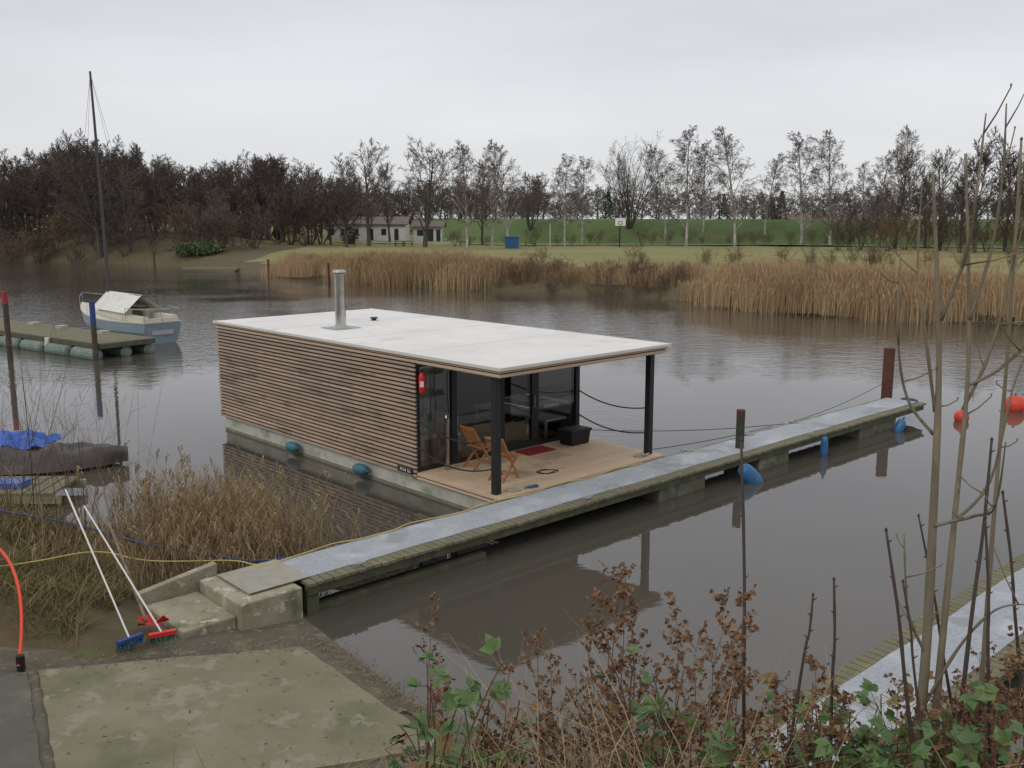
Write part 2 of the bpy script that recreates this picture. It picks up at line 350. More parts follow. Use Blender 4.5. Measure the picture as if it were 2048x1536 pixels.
for i in range(19,27):
    z=z0+st*i+.012;b.fbox(B,SF+.9,SF+3.0,WB+.001,WB+.035,z,z+.050)
b.obj('cladding_slats',m_slat,hb)
b=MB();b.fbox(B,.02,LB+.02,0,WB,2.865,3.005);b.obj('roof_core',m_back,hb)
b=MB()
for z in (2.868,2.945):
    b.fbox(B,-.02,.018,-.03,WB+.03,z,z+.052)
    b.fbox(B,.02,SF+.1,-.03,-.001,z,z+.052);b.fbox(B,SF+.104,LB+.02,-.03,-.001,z,z+.052)
    b.fbox(B,.02,LB+.02,WB+.001,WB+.03,z,z+.052)
b.obj('roof_fascia',m_fascia,hb)
b=MB();b.fbox(B,-.06,LB+.08,-.07,WB+.07,3.01,3.05);b.obj('roof_membrane',m_roof,hb,bevel=.01)
b=MB()
for s in (2.9,5.7,8.5): b.fbox(B,s,s+.05,-.06,WB+.06,3.0505,3.053)
b.obj('roof_seams',mat('roof_seam',(.60,.59,.57)),hb)
b=MB()
b.fbox(B,-.085,-.045,-.085,WB+.085,3.0,3.06)
b.fbox(B,-.045,LB+.09,-.09,-.06,3.0,3.06);b.fbox(B,-.045,LB+.09,WB+.06,WB+.09,3.0,3.06);b.obj('roof_edge_trim',mat('edge_trim',(.6,.58,.53),rough=.5),hb)
b=MB();b.fbox(B,.05,SF,.02,WB-.02,2.84,2.862);b.obj('porch_ceiling',m_fascia,hb)
c=empty('chimney');c.parent=hb
cx,cy,_=B(7.65,1.5,0)
b=MB();b.tube([(cx,cy,3.06),(cx,cy,3.7)],.135,24);b.tube([(cx,cy,3.70),(cx,cy,3.73)],.142,24);b.tube([(cx,cy,3.73),(cx,cy,4.42)],.135,24);b.obj('flue',m_steel,c,smooth=False)
b=MB();b.tube([(cx,cy,4.42),(cx,cy,4.46)],.05,8);b.tube([(cx,cy,4.40),(cx,cy,4.43)],.15,20);b.tube([(cx,cy,4.475),(cx,cy,4.53)],[.19,.15],20)
for k in range(3):
    a=k*2.1;b.beam((cx+.12*math.cos(a),cy+.12*math.sin(a),4.42),(cx+.12*math.cos(a),cy+.12*math.sin(a),4.48),.02,.02)
b.obj('flue_cap',m_galv,c)
b=MB();b.fbox(B,7.3,8.0,1.13,1.87,3.052,3.072);b.tube([(cx,cy,3.07),(cx,cy,3.13)],[.21,.145],20);b.obj('flue_base',m_galv,c)
vx,vy,_=B(8.6,3.2,0);b=MB();b.tube([(vx,vy,3.05),(vx,vy,3.11)],.07,12);b.tube([(vx,vy,3.11),(vx,vy,3.14)],[.12,.1],12);b.obj('roof_vent',m_black,hb)
b=MB();b.fbox(B,.22,.36,.08,.22,.5,2.862);b.fbox(B,.22,.36,WB-.26,WB-.12,.5,2.862);b.obj('porch_posts',m_black,hb)
b=MB()
Z0,Z1=.52,2.84
def fw(w0,w1,z0_=Z0,z1_=Z1,d=.09): b.fbox(B,SF-.01,SF-.01+d,w0,w1,z0_,z1_)
fw(-.03,.10,.42,2.86,.11);fw(.98,1.12);fw(2.36,2.42);fw(3.52,3.64);fw(WB-.12,WB+.01,.42,2.86,.11)
for a0,a1 in ((.10,.98),(1.12,2.36),(3.64,WB-.12)):
    b.fbox(B,SF,SF+.07,a0,a1,.5,.58);b.fbox(B,SF,SF+.07,a0,a1,2.76,2.845)
b.fbox(B,SF-.02,SF+.05,2.43,2.53,.52,2.75);b.fbox(B,SF-.02,SF+.05,3.41,3.51,.52,2.75);b.fbox(B,SF-.02,SF+.05,2.53,3.41,.52,.66);b.fbox(B,SF-.02,SF+.05,2.53,3.41,2.65,2.75)
b.fbox(B,SF,SF+.06,2.42,3.52,2.755,2.845)
b.fbox(B,SF+.1,SF+.18,WB-.09,WB-.01,.95,2.86);b.fbox(B,SF+1.45,SF+1.55,WB-.09,WB-.01,.95,2.86);b.fbox(B,SF+.18,SF+1.45,WB-.09,WB-.01,.95,1.02);b.fbox(B,SF+.18,SF+1.45,WB-.09,WB-.01,2.76,2.86)
b.fbox(B,SF+2.95,SF+3.04,WB-.09,WB-.01,.95,2.86)
b.obj('window_frames',m_black,hb)
b=MB()
for a0,a1 in ((.10,.98),(1.12,2.36),(2.53,3.41),(3.64,WB-.12)): b.face([B(SF+.03,a0,.58),B(SF+.03,a1,.58),B(SF+.03,a1,2.78),B(SF+.03,a0,2.78)])
b.face([B(SF+.18,WB-.05,1.0),B(SF+2.95,WB-.05,1.0),B(SF+2.95,WB-.05,2.78),B(SF+.18,WB-.05,2.78)])
b.obj('window_glass',m_glass,hb,recalc=False)
b=MB();b.tube([B(SF-.06,3.46,1.45),B(SF-.06,3.46,1.75)],.012,8);b.fbox(B,SF-.06,SF-.02,3.44,3.48,1.58,1.61);b.obj('door_handle',m_steel,hb)
b=MB();b.tube([B(2.36,.62,.5),B(2.36,.62,1.65)],.055,14);b.tube([B(2.36,.62,1.65),B(2.36,.62,1.70)],[.065,.03],14);b.obj('steel_bollard',m_steel,hb,smooth=False)
b=MB();b.tube([B(2.45,.25,1.6),B(2.45,.25,2.6)],.012,6);b.tube([B(2.45,.35,1.3),B(2.43,.38,2.0),B(2.45,.33,2.7)],.01,6);b.tube([B(2.45,.75,1.7),B(2.43,.7,2.1),B(2.45,.72,2.65)],.01,6);b.obj('hanging_lines',m_rope,hb)
b=MB();b.fbox(B,SF+.12,7.2,.11,WB-.11,.44,.52);b.obj('interior_floor',m_deck,hb)
b=MB();b.fbox(B,6.2,6.28,.1,3.2,.5,2.84);b.fbox(B,7.2,7.28,3.2,WB-.1,.5,2.84);b.fbox(B,SF+.2,6.2,.101,.13,.52,2.84);b.fbox(B,SF+.12,7.2,.13,WB-.13,2.80,2.838)
b.fbox(B,SF+.3,5.6,WB-.85,WB-.13,.92,.97)
for s in (2.95,3.6,4.7,5.5): b.fbox(B,s,s+.06,WB-.84,WB-.78,.52,.92)
b.fbox(B,3.1,4.6,WB-.75,WB-.2,1.25,1.31)
b.fbox(B,3.3,4.0,.2,.75,.52,1.5);b.fbox(B,4.8,6.0,1.4,3.0,.52,1.0)
b.fbox(B,3.4,3.8,1.5,1.9,.9,.95)
for q in ((3.42,1.52),(3.75,1.52),(3.42,1.85),(3.75,1.85)): b.fbox(B,q[0],q[0]+.04,q[1],q[1]+.04,.52,.9)
b.obj('interior_furniture',m_int,hb)
def sag(p,q,d,n=12):
    p=Vector(p);q=Vector(q);return [p.lerp(q,i/n)+Vector((0,0,-d*4*(i/n)*(1-i/n))) for i in range(n+1)]
b=MB()
for z,zd in ((1.65,1.58),(1.05,1.0)):
    b.tube(sag(B(SF-.02,0.02,z),B(.36,.15,zd),.22),.016,6)
    b.tube(sag(B(SF-.02,WB-.02,z+.0),B(.3,WB-.19,zd),.16),.016,6)
b.obj('railing_rope',m_rope,hb)
fe=empty('fire_extinguisher');fe.parent=hb
px,py,_=B(SF-.10,.10,0)
b=MB();b.tube([(px,py,2.22),(px,py,2.25),(px,py,2.58),(px,py,2.64),(px,py,2.66)],[.06,.075,.075,.05,.025],14);b.obj('cylinder_body',m_red,fe,smooth=True)
b=MB();b.tube([(px,py,2.66),(px,py,2.72)],.025,8);b.beam((px,py,2.71),(px+.1,py-.05,2.74),.025,.02);b.tube([(px+.03,py,2.69),(px+.1,py-.04,2.6),(px+.09,py-.05,2.4)],.01,6);b.obj('valve',m_blackrub,fe)
b=MB();b.box(px-.04,px+.04,py-.082,py-.077,2.36,2.48);b.obj('label',m_white,fe)
b=MB();b.fbox(B,SF-.0+.08,SF+.62,-.052,-.038,.44,.56);b.obj('registration_plate',m_black,hb)
text('registration_number','M14 16',Vector(B(SF+.35,-.054,.5)),(-ax,-ay,0),(0,0,1),.12,m_white,hb)
b=MB();b.fbox(B,2.0,2.5,2.75,3.6,.502,.525);b.obj('doormat',m_redmat)
sb=empty('storage_box')
def taper(b,cs,cw,hs,hw,z0,z1,k,m=0):
    b.hexa([B(cs-hs*k,cw-hw*k,z0),B(cs+hs*k,cw-hw*k,z0),B(cs+hs*k,cw+hw*k,z0),B(cs-hs*k,cw+hw*k,z0),B(cs-hs,cw-hw,z1),B(cs+hs,cw-hw,z1),B(cs+hs,cw+hw,z1),B(cs-hs,cw+hw,z1)],m)
b=MB();taper(b,2.15,4.4,.22,.34,.5,.82,.88);b.obj('tub',m_blackrub,sb,bevel=.015)
b=MB();b.fbox(B,1.91,2.39,4.04,4.76,.82,.87);b.fbox(B,1.97,2.33,4.12,4.68,.87,.885);b.obj('lid',m_blackrub,sb,bevel=.012)
def chair(cs,cw,rot):
    e_=empty('folding_chair');ox,oy,_=B(cs,cw,0)
    c_,s_=math.cos(rot),math.sin(rot)
    def P(f,l,z): return (ox+c_*f-s_*l,oy+s_*f+c_*l,.5+z)
    b=MB()
    for l in (-.21,.21):
        b.beam(P(.25,l,0),P(-.33,l,.93),.025,.045)
        b.beam(P(-.28,l*.86,0),P(.22,l*.86,.46),.025,.045)
        b.beam(P(-.14,l*.93,.45),P(.25,l*.93,.47),.022,.035)
    b.obj('legs',m_teak,e_)
    b=MB()
    for i in range(8):
        f=-.14+i*.055;b.hexa([P(f,-.2,.465),P(f+.04,-.2,.467),P(f+.04,.2,.467),P(f,.2,.465),P(f,-.2,.483),P(f+.04,-.2,.485),P(f+.04,.2,.485),P(f,.2,.483)])
    b.obj('seat',m_teak,e_)
    b=MB()
    for z in (.56,.92,.87):
        f=.25-.58*z/.93;b.beam(P(f,-.2,z),P(f,.2,z),.02,.04)
    for l in (-.14,-.085,-.03,.03,.085,.14):
        b.beam(P(.25-.58*.56/.93,l,.56),P(.25-.58*.9/.93,l,.9),.03,.014)
    b.beam(P(.18,-.2,.1),P(.18,.2,.1),.02,.03);b.beam(P(-.2,-.18,.08),P(-.2,.18,.08),.02,.03)
    b.obj('backrest',m_teak,e_)
chair(2.1,1.28,.75);chair(1.0,1.0,.95)
def coil(name,c,r,m,turns=3,th=.012):
    pts=[]
    for i in range(turns*14):
        a=i/14*2*math.pi;rr=r*(1+.18*math.sin(i*.9));pts.append((c[0]+rr*math.cos(a),c[1]+rr*.7*math.sin(a),c[2]+.01+.012*(i/14)+.01*math.sin(i*1.7)))
    b=MB();b.tube(pts,th,6);b.obj(name,m,smooth=True)
coil('rope_coil',B(.22,.55,.5),.14,m_ropel);coil('rope_coil',B(.15,1.0,.5),.12,m_bluehose,2);coil('rope_coil',B(.25,4.55,.5),.13,m_ropel,3)
coil('black_cable',B(.75,2.05,.5),.22,m_blackrub,1,.014)
def cleat(x,y,z,dx,dy,parent=None):
    b=MB();b.tube([(x-dx*.12,y-dy*.12,z+.07),(x-dx*.06,y-dy*.06,z+.055),(x+dx*.06,y+dy*.06,z+.055),(x+dx*.12,y+dy*.12,z+.07)],.016,6)
    b.tube([(x-dx*.04,y-dy*.04,z),(x-dx*.04,y-dy*.04,z+.055)],.014,6);b.tube([(x+dx*.04,y+dy*.04,z),(x+dx*.04,y+dy*.04,z+.055)],.014,6);b.obj('mooring_cleat',m_galv,parent)
for s,w_ in ((.15,.85),(.15,4.6)): 
    x,y,_=B(s,w_,0);cleat(x,y,.5,bx,by)
# ---------------------------------------------------------------- walkways
dx,dy=.7345,.6786;nx_,ny_=.6786,-.7345
def wf(ox,oy): return lambda s,n,z:(ox+dx*s+nx_*n,oy+dy*s+ny_*n,z)
def walkway(fr,s0,s1,n0,n1,c0,c1,top,floats,name='jetty_walkway'):
    e_=empty(name)
    b=MB();s=s0
    while s<s1-.05:
        j=R.uniform(-.02,.02);b.fbox(fr,s+.006,s+.133,n0+j,n1+j,top-.045+R.uniform(-.006,.003),top-R.uniform(0,.004));s+=.145
    b.obj('planks',m_plank,e_)
    b=MB();n=int((s1-s0)/.2)
    for i in range(n):
        a0=s0+.02+(s1-s0-.07)*i/n;a1=s0+.02+(s1-s0-.07)*(i+1)/n;e0=.012*math.sin(a0*1.7)+.006*math.sin(a0*5);e1=.012*math.sin(a1*1.7)+.006*math.sin(a1*5)
        b.face([fr(a0,c0+e0,top+.010),fr(a1,c0+e1,top+.010),fr(a1,c1+e1,top+.010),fr(a0,c1+e0,top+.010)])
        b.face([fr(a0,c1+e0,top+.010),fr(a1,c1+e1,top+.010),fr(a1,c1+e1,top-.002),fr(a0,c1+e0,top-.002)])
    b.obj('felt_strip',m_carpet,e_,recalc=False)
    b=MB();b.fbox(fr,s0,s1-.02,n0+.06,n0+.14,top-.2,top-.052);b.fbox(fr,s0,s1-.02,n1-.14,n1-.06,top-.2,top-.052);b.fbox(fr,s0,s1,(n0+n1)/2-.04,(n0+n1)/2+.04,top-.2,top-.052)
    s=s0+.5
    while s<s1: b.fbox(fr,s,s+.08,n0+.14,n1-.14,top-.2,top-.056);s+=2.
    b.obj('beams',m_beam,e_)
    b=MB()
    for a0,a1 in floats: b.fbox(fr,a0,a1,n0+.12,n1-.12,-.35,top-.2)
    b.obj('floats',m_float,e_,bevel=.03);return e_
W1=wf(-3.52,13.8)
w1=walkway(W1,.05,20.6,-.5,.73,-.42,.45,.5,[(8.4,10.0),(12.1,13.4),(16.9,19.0)])
for s,n in ((1.0,.62),(6.2,.62),(10.6,-.45),(13.1,-.45),(14.3,.64),(15.2,-.45)):
    x,y,_=W1(s,n,0);cleat(x,y,.5,dx,dy,w1)
for s in (10.75,13.2,15.3): coil('rope_coil',W1(s,-.4,.515),.10,m_ropel,2,.012)
W2=wf(2.01,8.88)
walkway(W2,-.9,14,0,1.4,.25,1.12,.5,[(0,1.6),(5,6.6),(10,11.6)])
ab=empty('concrete_steps')
b=MB();b.fbox(W1,-1.05,-.06,-.6,.72,-.5,.49);b.fbox(W1,-1.85,-1.052,-.65,.60,-.4,.30);b.obj('steps',m_step,ab,bevel=.025)
b=MB();b.fbox(W1,-2.5,-1.852,-.35,.5,-.3,.17);b.obj('footing',m_slab,ab,bevel=.03)
b=MB();b.fbox(W1,-.8,.18,-.5,.5,.516,.53);b.obj('metal_plate',mat('worn_plate',(.33,.31,.26),(.26,.25,.2),5,rough=.6),ab)
b=MB();b.fbox(W1,.05,.25,-.45,.65,-.6,.28);b.fbox(W1,.25,3.6,.50,.62,-.12,.10);b.fbox(W1,.25,2.6,-.3,-.2,-.1,.1);b.obj('dark_bearers',m_beam,ab)
b=MB();b.hexa([W1(-1.9,-.85,0),W1(-.7,-.85,0),W1(-.7,-.72,0),W1(-1.9,-.72,0),W1(-1.9,-.85,.45),W1(-.7,-.85,.62),W1(-.7,-.72,.62),W1(-1.9,-.72,.45)]);b.obj('side_kerb',m_step,ab)
def pile(name,x,y,z0,z1,r,m,m2=None,zs=None):
    e_=empty(name);b=MB();b.tube([(x,y,z0),(x,y,zs if zs else z1)],r,16);b.obj('shaft',m,e_)
    if m2:
        b=MB();b.tube([(x,y,zs),(x,y,z1)],r*1.02,16);b.obj('painted_top',m2,e_)
pile('mooring_pile',11.35,28.3,-1,1.98,.16,m_rust)
pile('mooring_pile',5.35,21.75,-1,1.42,.10,m_pilegr,mat('faded_red',(.11,.035,.03),(.06,.035,.028),9),1.24)
def fender(x,y,z,r,l,m,tilt=(0,0,1)):
    t=Vector(tilt).normalized();p=Vector((x,y,z));pts=[];rs=[]
    for i in range(11):
        u=-1+2*i/10;pts.append(p+t*u*l/2);rs.append(r*max(.12,math.sqrt(max(0,1-abs(u)**3.2))) )
    b=MB();b.tube(pts,rs,16);b.tube([pts[-1],pts[-1]+t*.06],.025,8);o=b.obj('boat_fender',m,smooth=True)
for a in ((5.35,20.62,.12,.19,.72,m_blueF,(.75,.1,-.8)),(7.75,22.95,.22,.09,.6,m_blueF,(0,0,1)),(10.75,25.75,.12,.13,.5,m_blueF,(.5,.2,1))): fender(*a)
q=Vector(W1(20.75,.15,.42));fender(q.x,q.y,q.z,.14,.6,mat('navy_fender',(.02,.04,.11),rough=.5),(nx_,ny_,0))
for s,z in ((4.55,.22),(7.5,.22)):
    q=B(s,-.12,z);fender(q[0],q[1],q[2],.13,.52,m_tealF,(-ax,-ay,.05))
for x,y,r in ((13.1,27.1,.21),(15.45,28.65,.31)):
    e_=empty('mooring_buoy');b=MB();pts=[];rs=[]
    for i in range(13):
        a=-math.pi/2+math.pi*i/12;pts.append((x,y,r*.55+r*math.sin(a)));rs.append(max(.01,r*math.cos(a)))
    b.tube(pts,rs,20);b.obj('float',m_orange,e_,smooth=True);b=MB();b.tube([(x,y,r*1.5),(x,y,r*1.75)],.03,8);b.obj('eye',m_blueF,e_)
def cable(name,pts,r,m):
    cu=bpy.data.curves.new(name,'CURVE');cu.dimensions='3D';cu.bevel_depth=r;cu.bevel_resolution=2;s=cu.splines.new('NURBS');s.points.add(len(pts)-1)
    for i,p in enumerate(pts): s.points[i].co=(*p,1)
    s.use_endpoint_u=True;s.order_u=3;cu.materials.append(m);return link(bpy.data.objects.new(name,cu))
cable('mooring_line',sag(B(.25,WB-.2,.6),W1(14.3,-.45,.56),.05),.009,m_rope)
cable('mooring_line',sag(B(4,WB+.05,.5),W1(14.8,-.4,.56),.15),.009,m_rope)
cable('mooring_line',sag(W1(15.2,-.4,.56),(11.3,28.2,1.0),.1),.008,m_rope)
yp=[]
for i in range(26):
    s=-.2+i*.37;yp.append(W1(s,-.44+.07*math.sin(i*1.3)+.03*math.sin(i*2.9),.53))
cable('yellow_cable',[(-8.6,12.9,1.15),(-7.6,12.6,1.0),(-6.9,13.0,.95),(-6.2,13.6,.95),(-5.6,13.6,.75),(-4.9,14.0,.6),(-4.3,14.2,.55)]+yp,.010,m_yel)
cable('blue_hose',[(-8.5,14.8,1.2),(-7.4,14.7,1.05),(-6.6,14.6,.9),(-5.9,14.3,.8),(-5.3,14.6,.55),(-4.7,14.5,.5),(-4.0,14.35,.45)]+[W1(s,-.56,.42) for s in range(1,6)],.016,m_bluehose)
cable('red_hose',[(-8.2,12.9,1.25),(-7.2,12.5,1.5),(-6.55,11.9,1.35),(-6.1,11.2,.9),(-5.95,10.7,.5)],.02,m_redhose)
b=MB();b.tube([(-5.95,10.75,.2),(-5.95,10.75,.62)],.05,10);b.tube([(-6.15,10.65,.3),(-5.8,10.8,.32)],.06,8);b.obj('standpipe',m_blackrub)
def broom(bx_,by_,bz,tx,ty,tz,mh,ang,mb2):
    e_=empty('broom');b=MB();b.tube([(bx_,by_,bz),(tx,ty,tz)],.012,8);b.obj('handle',m_white,e_)
    d=Vector((math.cos(ang),math.sin(ang),0));p=Vector((bx_,by_,bz))
    b=MB();b.beam(p-d*.17,p+d*.17,.07,.05);b.obj('head',mh,e_)
    b=MB()
    for i in range(60):
        o_=p+d*R.uniform(-.16,.16)+Vector((R.uniform(-.03,.03),R.uniform(-.03,.03),-.02));b.tube([o_,o_+Vector((R.uniform(-.03,.03),R.uniform(-.03,.03),-.09))],.006,3,cap=False)
    b.obj('bristles',mb2,e_)
m_green=mat('green_bristle',(.03,.13,.10),rough=.6)
broom(-4.95,11.55,.46,-6.3,12.95,2.05,m_pileblue,.9,m_blueF)
broom(-4.62,11.8,.42,-6.15,13.15,1.75,m_red,.5,m_green)
b=MB();b.tube([(-4.9,12.0,.5),(-5.95,13.4,1.5)],.02,8);b.obj('wooden_pole',m_sap)
b=MB()
pp=Vector((-4.85,12.1,.42))
for i in range(10):
    a=i*.63;b.face([pp,pp+Vector((math.cos(a)*.22,math.sin(a)*.14,.06+.10*math.sin(i*2.3))),pp+Vector((math.cos(a+.7)*.22,math.sin(a+.7)*.14,.05))])
b.obj('red_dustpan',m_red,recalc=False)
# ---------------------------------------------------------------- left jetty, sailboat
j0=Vector((-16.4,40.3));jd=Vector((-.81,.59));jn=Vector((.59,.81))
def J(s,n,z): return (j0.x+jd.x*s+jn.x*n,j0.y+jd.y*s+jn.y*n,z)
fj=empty('floating_jetty')
b=MB();s=0
while s<16: b.fbox(J,s,s+.17,-1.3,1.3,.62,.67);s+=.18
b.obj('planks',m_plank,fj)
b=MB()
b.fbox(J,0,16,-1.3,-1.2,.44,.615);b.fbox(J,0,16,1.2,1.3,.44,.615);b.fbox(J,0,.1,-1.2,1.2,.44,.615);b.obj('beams',m_beam,fj)
b=MB()
s=.1
for k in range(7):
    for n in (-1.35,-.0,1.1): b.tube([J(s,n,.16),J(s+.08,n,.16),J(s+1.7,n,.16),J(s+1.78,n,.16)],[.15,.27,.27,.15],14)
    s+=2.1
b.obj('drum_floats',mat('drum_float',(.16,.21,.19),(.10,.13,.10),4,rough=.5),fj,smooth=False)
b=MB()
for s in (4,7.5,11): b.tube([J(s,-1.38,.65),J(s,-1.42,.15)],.11,10)
b.obj('small_fenders',m_canvas,fj)
b=MB()
for s in (3,6.5,9): b.fbox(J,s,s+.5,.6,1.0,.67,.8)
b.obj('deck_gear',m_ropel,fj)
x,y,_=J(.1,-1.45,0);pile('mooring_pile',x,y,-1,2.45,.11,m_wetwood,m_pileblue,1.5)
pile('mooring_pile',-20.6,38.6,-1,2.9,.11,m_wetwood,mat('red_paint',(.3,.03,.03)),2.4)
sbt=empty('sailboat')
st_=Vector((-16.3,44.2));bw=Vector((-22.9,50.6));Lb=(bw-st_).length;fd=(bw-st_).normalized();ld=Vector((-fd.y,fd.x))
def S(f,l,z): return (st_.x+fd.x*f+ld.x*l,st_.y+fd.y*f+ld.y*l,z)
def hw(t): return 1.36*(1-max(0,(t-.42)/.58)**2.1) if t>.42 else .88+.48*math.sin(t/.42*math.pi/2)
def sh(t): return 1.02-.12*math.sin(t*math.pi*.8)+.42*t*t
b=MB();nst=20;sec=[(0,-.35),(.45,-.3),(.8,-.02),(.93,.25),(.985,.55),(1.0,1.0)]
rows=[]
for i in range(nst+1):
    t=i/nst;w_=max(.02,hw(t));h=sh(t);row=[]
    for k,(a,zz) in enumerate(sec):
        z=zz*h if zz>0 else zz*(1-t*.6);f=t*Lb-(.55*t*(1-max(0,zz)))*1.2+(.3*(1-max(0,zz)) if t<.3 else 0)*(1-t/.3)
        row.append((f,w_*a,z))
    rows.append(row)
for sd in (1,-1):
    for i in range(nst):
        for k in range(5):
            p=[rows[i][k],rows[i+1][k],rows[i+1][k+1],rows[i][k+1]]
            b.face([S(f,l*sd,z) for f,l,z in p],0 if k<4 else 1)
ob=b.obj('hull',[m_hull,m_trans],sbt,recalc=False,smooth=False)
b=MB();r0=rows[0];b.face([S(f-.005,l,z) for f,l,z in r0]+[S(f-.005,-l,z) for f,l,z in reversed(r0[1:])]);b.obj('transom',m_trans,sbt,recalc=False)
b=MB()
for i in range(nst):
    w0,w1_=max(.02,hw(i/nst)),max(.02,hw((i+1)/nst));f0,f1=i/nst*Lb,(i+1)/nst*Lb
    b.hexa([S(f0,-w0-.02,sh(i/nst)),S(f1,-w1_-.02,sh((i+1)/nst)),S(f1,w1_+.02,sh((i+1)/nst)),S(f0,w0+.02,sh(i/nst)),S(f0,-w0-.02,sh(i/nst)+.05),S(f1,-w1_-.02,sh((i+1)/nst)+.05),S(f1,w1_+.02,sh((i+1)/nst)+.05),S(f0,w0+.02,sh(i/nst)+.05)])
b.hexa([S(2.5,-.85,1),S(6.2,-.6,1.1),S(6.2,.6,1.1),S(2.5,.85,1),S(2.5,-.75,1.5),S(5.6,-.45,1.45),S(5.6,.45,1.45),S(2.5,.75,1.5)])
b.fbox(S,.2,2.4,-.85,-.6,1.03,1.3);b.fbox(S,.2,2.4,.6,.85,1.03,1.3);b.fbox(S,0.05,.2,-.8,.8,1.03,1.22)
b.obj('deck_and_cabin',m_cream,sbt)
b=MB();b.fbox(S,2.44,2.49,-.3,.3,1.05,1.45);b.fbox(S,2.6,2.7,-.6,-.3,1.5,1.56);b.obj('companionway',m_beam,sbt)
b=MB();b.face([S(-.03+.26*.5,l,z) for l,z in ((-.5,.45),(.5,.45),(.6,.75),(.5,.9),(-.5,.9),(-.6,.75))]);b.obj('name_panel',mat('grey_panel',(.32,.33,.33)),sbt,recalc=False)
b=MB()
for sd in (1,-1):
    b.face([S(2.0,0,2.2),S(5.9,0,2.2),S(6.3,sd*.7,1.35),S(1.7,sd*1.05,1.4)])
b.obj('boom_tent',m_canvas,sbt,recalc=False)
mf=.62*Lb
b=MB()
b.tube([S(mf,0,1.4),S(mf+.15,0,7),S(mf+.35,0,12.9)],[.085,.08,.055],8);b.beam(S(mf+.2,-1.0,7.0),S(mf+.2,1.0,7.0),.05,.03);b.tube([S(mf,0,2.1),S(1.6,0,2.15)],.05,6);b.obj('mast',m_mast,sbt)
b=MB();top=S(mf+.35,0,12.8)
for p in (S(Lb-.1,0,1.45),S(0,0,1.05)): b.tube([top,p],.007,4)
for sd in (1,-1): b.tube([top,S(mf+.2,sd,7.0),S(mf-.1,sd*1.2,1.05)],.007,4);b.tube([S(mf+.15,0,6.9),S(mf-.5,sd*1.2,1.05)],.007,4)
b.obj('rigging',m_rope,sbt)
b=MB()
def rail(pts,posts):
    b.tube(pts,.018,5)
    for p in posts: b.tube([p,(p[0],p[1],p[2]-.6)],.016,5)
pr=[S(1.5,-1.1,1.65),S(.1,-.85,1.65),S(.05,.85,1.65),S(1.5,1.1,1.65)];rail(pr,pr)
pr=[S(Lb-1.5,-.7,1.85),S(Lb-.1,0,1.95),S(Lb-1.5,.7,1.85)];rail(pr,pr)
b.obj('pushpit_rails',m_galv,sbt)
tb=empty('tarpaulin_covered_boat')
def T(f,l,z): 
    a=.12;return (-13.4+math.cos(a)*f-math.sin(a)*l,21.7+math.sin(a)*f+math.cos(a)*l,z)
b=MB();ni,nk=40,18
for i in range(ni+1):
    t=i/ni;w_=1.0*max(.02,(1-max(0,(t-.45)/.55)**2.4))
    for k in range(nk+1):
        l=-1+2*k/nk;z=.08+.5*(1-abs(l)**4)*(1-.35*t)+.10*noise.noise(Vector((t*9,l*3,2)))*(1-abs(l)**6)+(.05 if abs(math.sin(t*13))>.9 else 0)*(1-l*l)
        b.V.append(T(t*4.2,l*w_,z))
for i in range(ni):
    for k in range(nk): a=i*(nk+1)+k;b.F.append((a,a+nk+1,a+nk+2,a+1));b.M.append(0)
b.obj('hull_cover',m_tarp,tb,recalc=False,smooth=True)
b=MB();n_=26
for j in range(n_+1):
    for i in range(n_+1):
        u,v=i/n_,j/n_;ed=min(u,1-u,v,1-v);x_=u*2.6+.12*noise.noise(Vector((v*5,0,1)));y_=-.3+v*1.3
        b.V.append(T(-.2+x_,y_,.50+.28*sm(0,.35,ed)+.16*noise.noise(Vector((u*7,v*5,4)))+.07*noise.noise(Vector((u*19,v*13,8)))))
for j in range(n_):
    for i in range(n_): a=j*(n_+1)+i;b.F.append((a,a+1,a+n_+2,a+n_+1));b.M.append(0)
b.obj('blue_sheet',m_btarp,tb,recalc=False)
sj=empty('small_landing_stage')
b=MB()
for i in range(14): b.box(-13.5+i*.3,-13.5+i*.3+.26,18.6,19.9,.28,.33)
b.obj('planks',m_plank,sj)
b=MB();b.box(-13.6,-9.2,18.62,18.72,.1,.275);b.box(-13.6,-9.2,19.78,19.88,.1,.275);b.obj('beams',m_step,sj)
b=MB();b.box(-11.2,-10.1,18.9,19.3,.34,.45);b.obj('blue_board',m_btarp,sj)
# ---------------------------------------------------------------- vegetation generators
def rv(r): return Vector((r.uniform(-1,1),r.uniform(-1,1),r.uniform(-1,1)))
KP={
 'oak':dict(H=13,r=.34,nl=[17,9,7,5],t0=[.2,.25,.2,.15],ang=[64,45,42,42],lr=[.58,.45,.45,.6],trop=[0,.16,.05,.02,0],wob=[.1,.17,.2,.3,.3],shape=lambda t:1.05-.5*t,tw=.055),
 'ash':dict(H=14,r=.26,nl=[19,9,7,5],t0=[.18,.25,.2,.15],ang=[44,38,38,42],lr=[.48,.42,.45,.6],trop=[0,.13,.08,.05,0],wob=[.07,.13,.18,.25,.3],shape=lambda t:1.05-.55*t,tw=.055),
 'birch':dict(H=14,r=.16,nl=[24,9,7,4],t0=[.16,.25,.2,.2],ang=[44,42,40,40],lr=[.36,.42,.5,.75],trop=[0,.10,.0,-.22,-.45],wob=[.05,.13,.18,.25,.2],shape=lambda t:.72+.6*t-1.05*t*t,tw=.038),
 'shrub':dict(H=3,r=.03,nl=[0,7,6,4],t0=[0,.2,.15,.2],ang=[20,32,38,40],lr=[.5,.42,.5,.6],trop=[0,.08,.06,.03,0],wob=[.1,.15,.2,.25,.3],shape=lambda t:1,tw=.03),
}
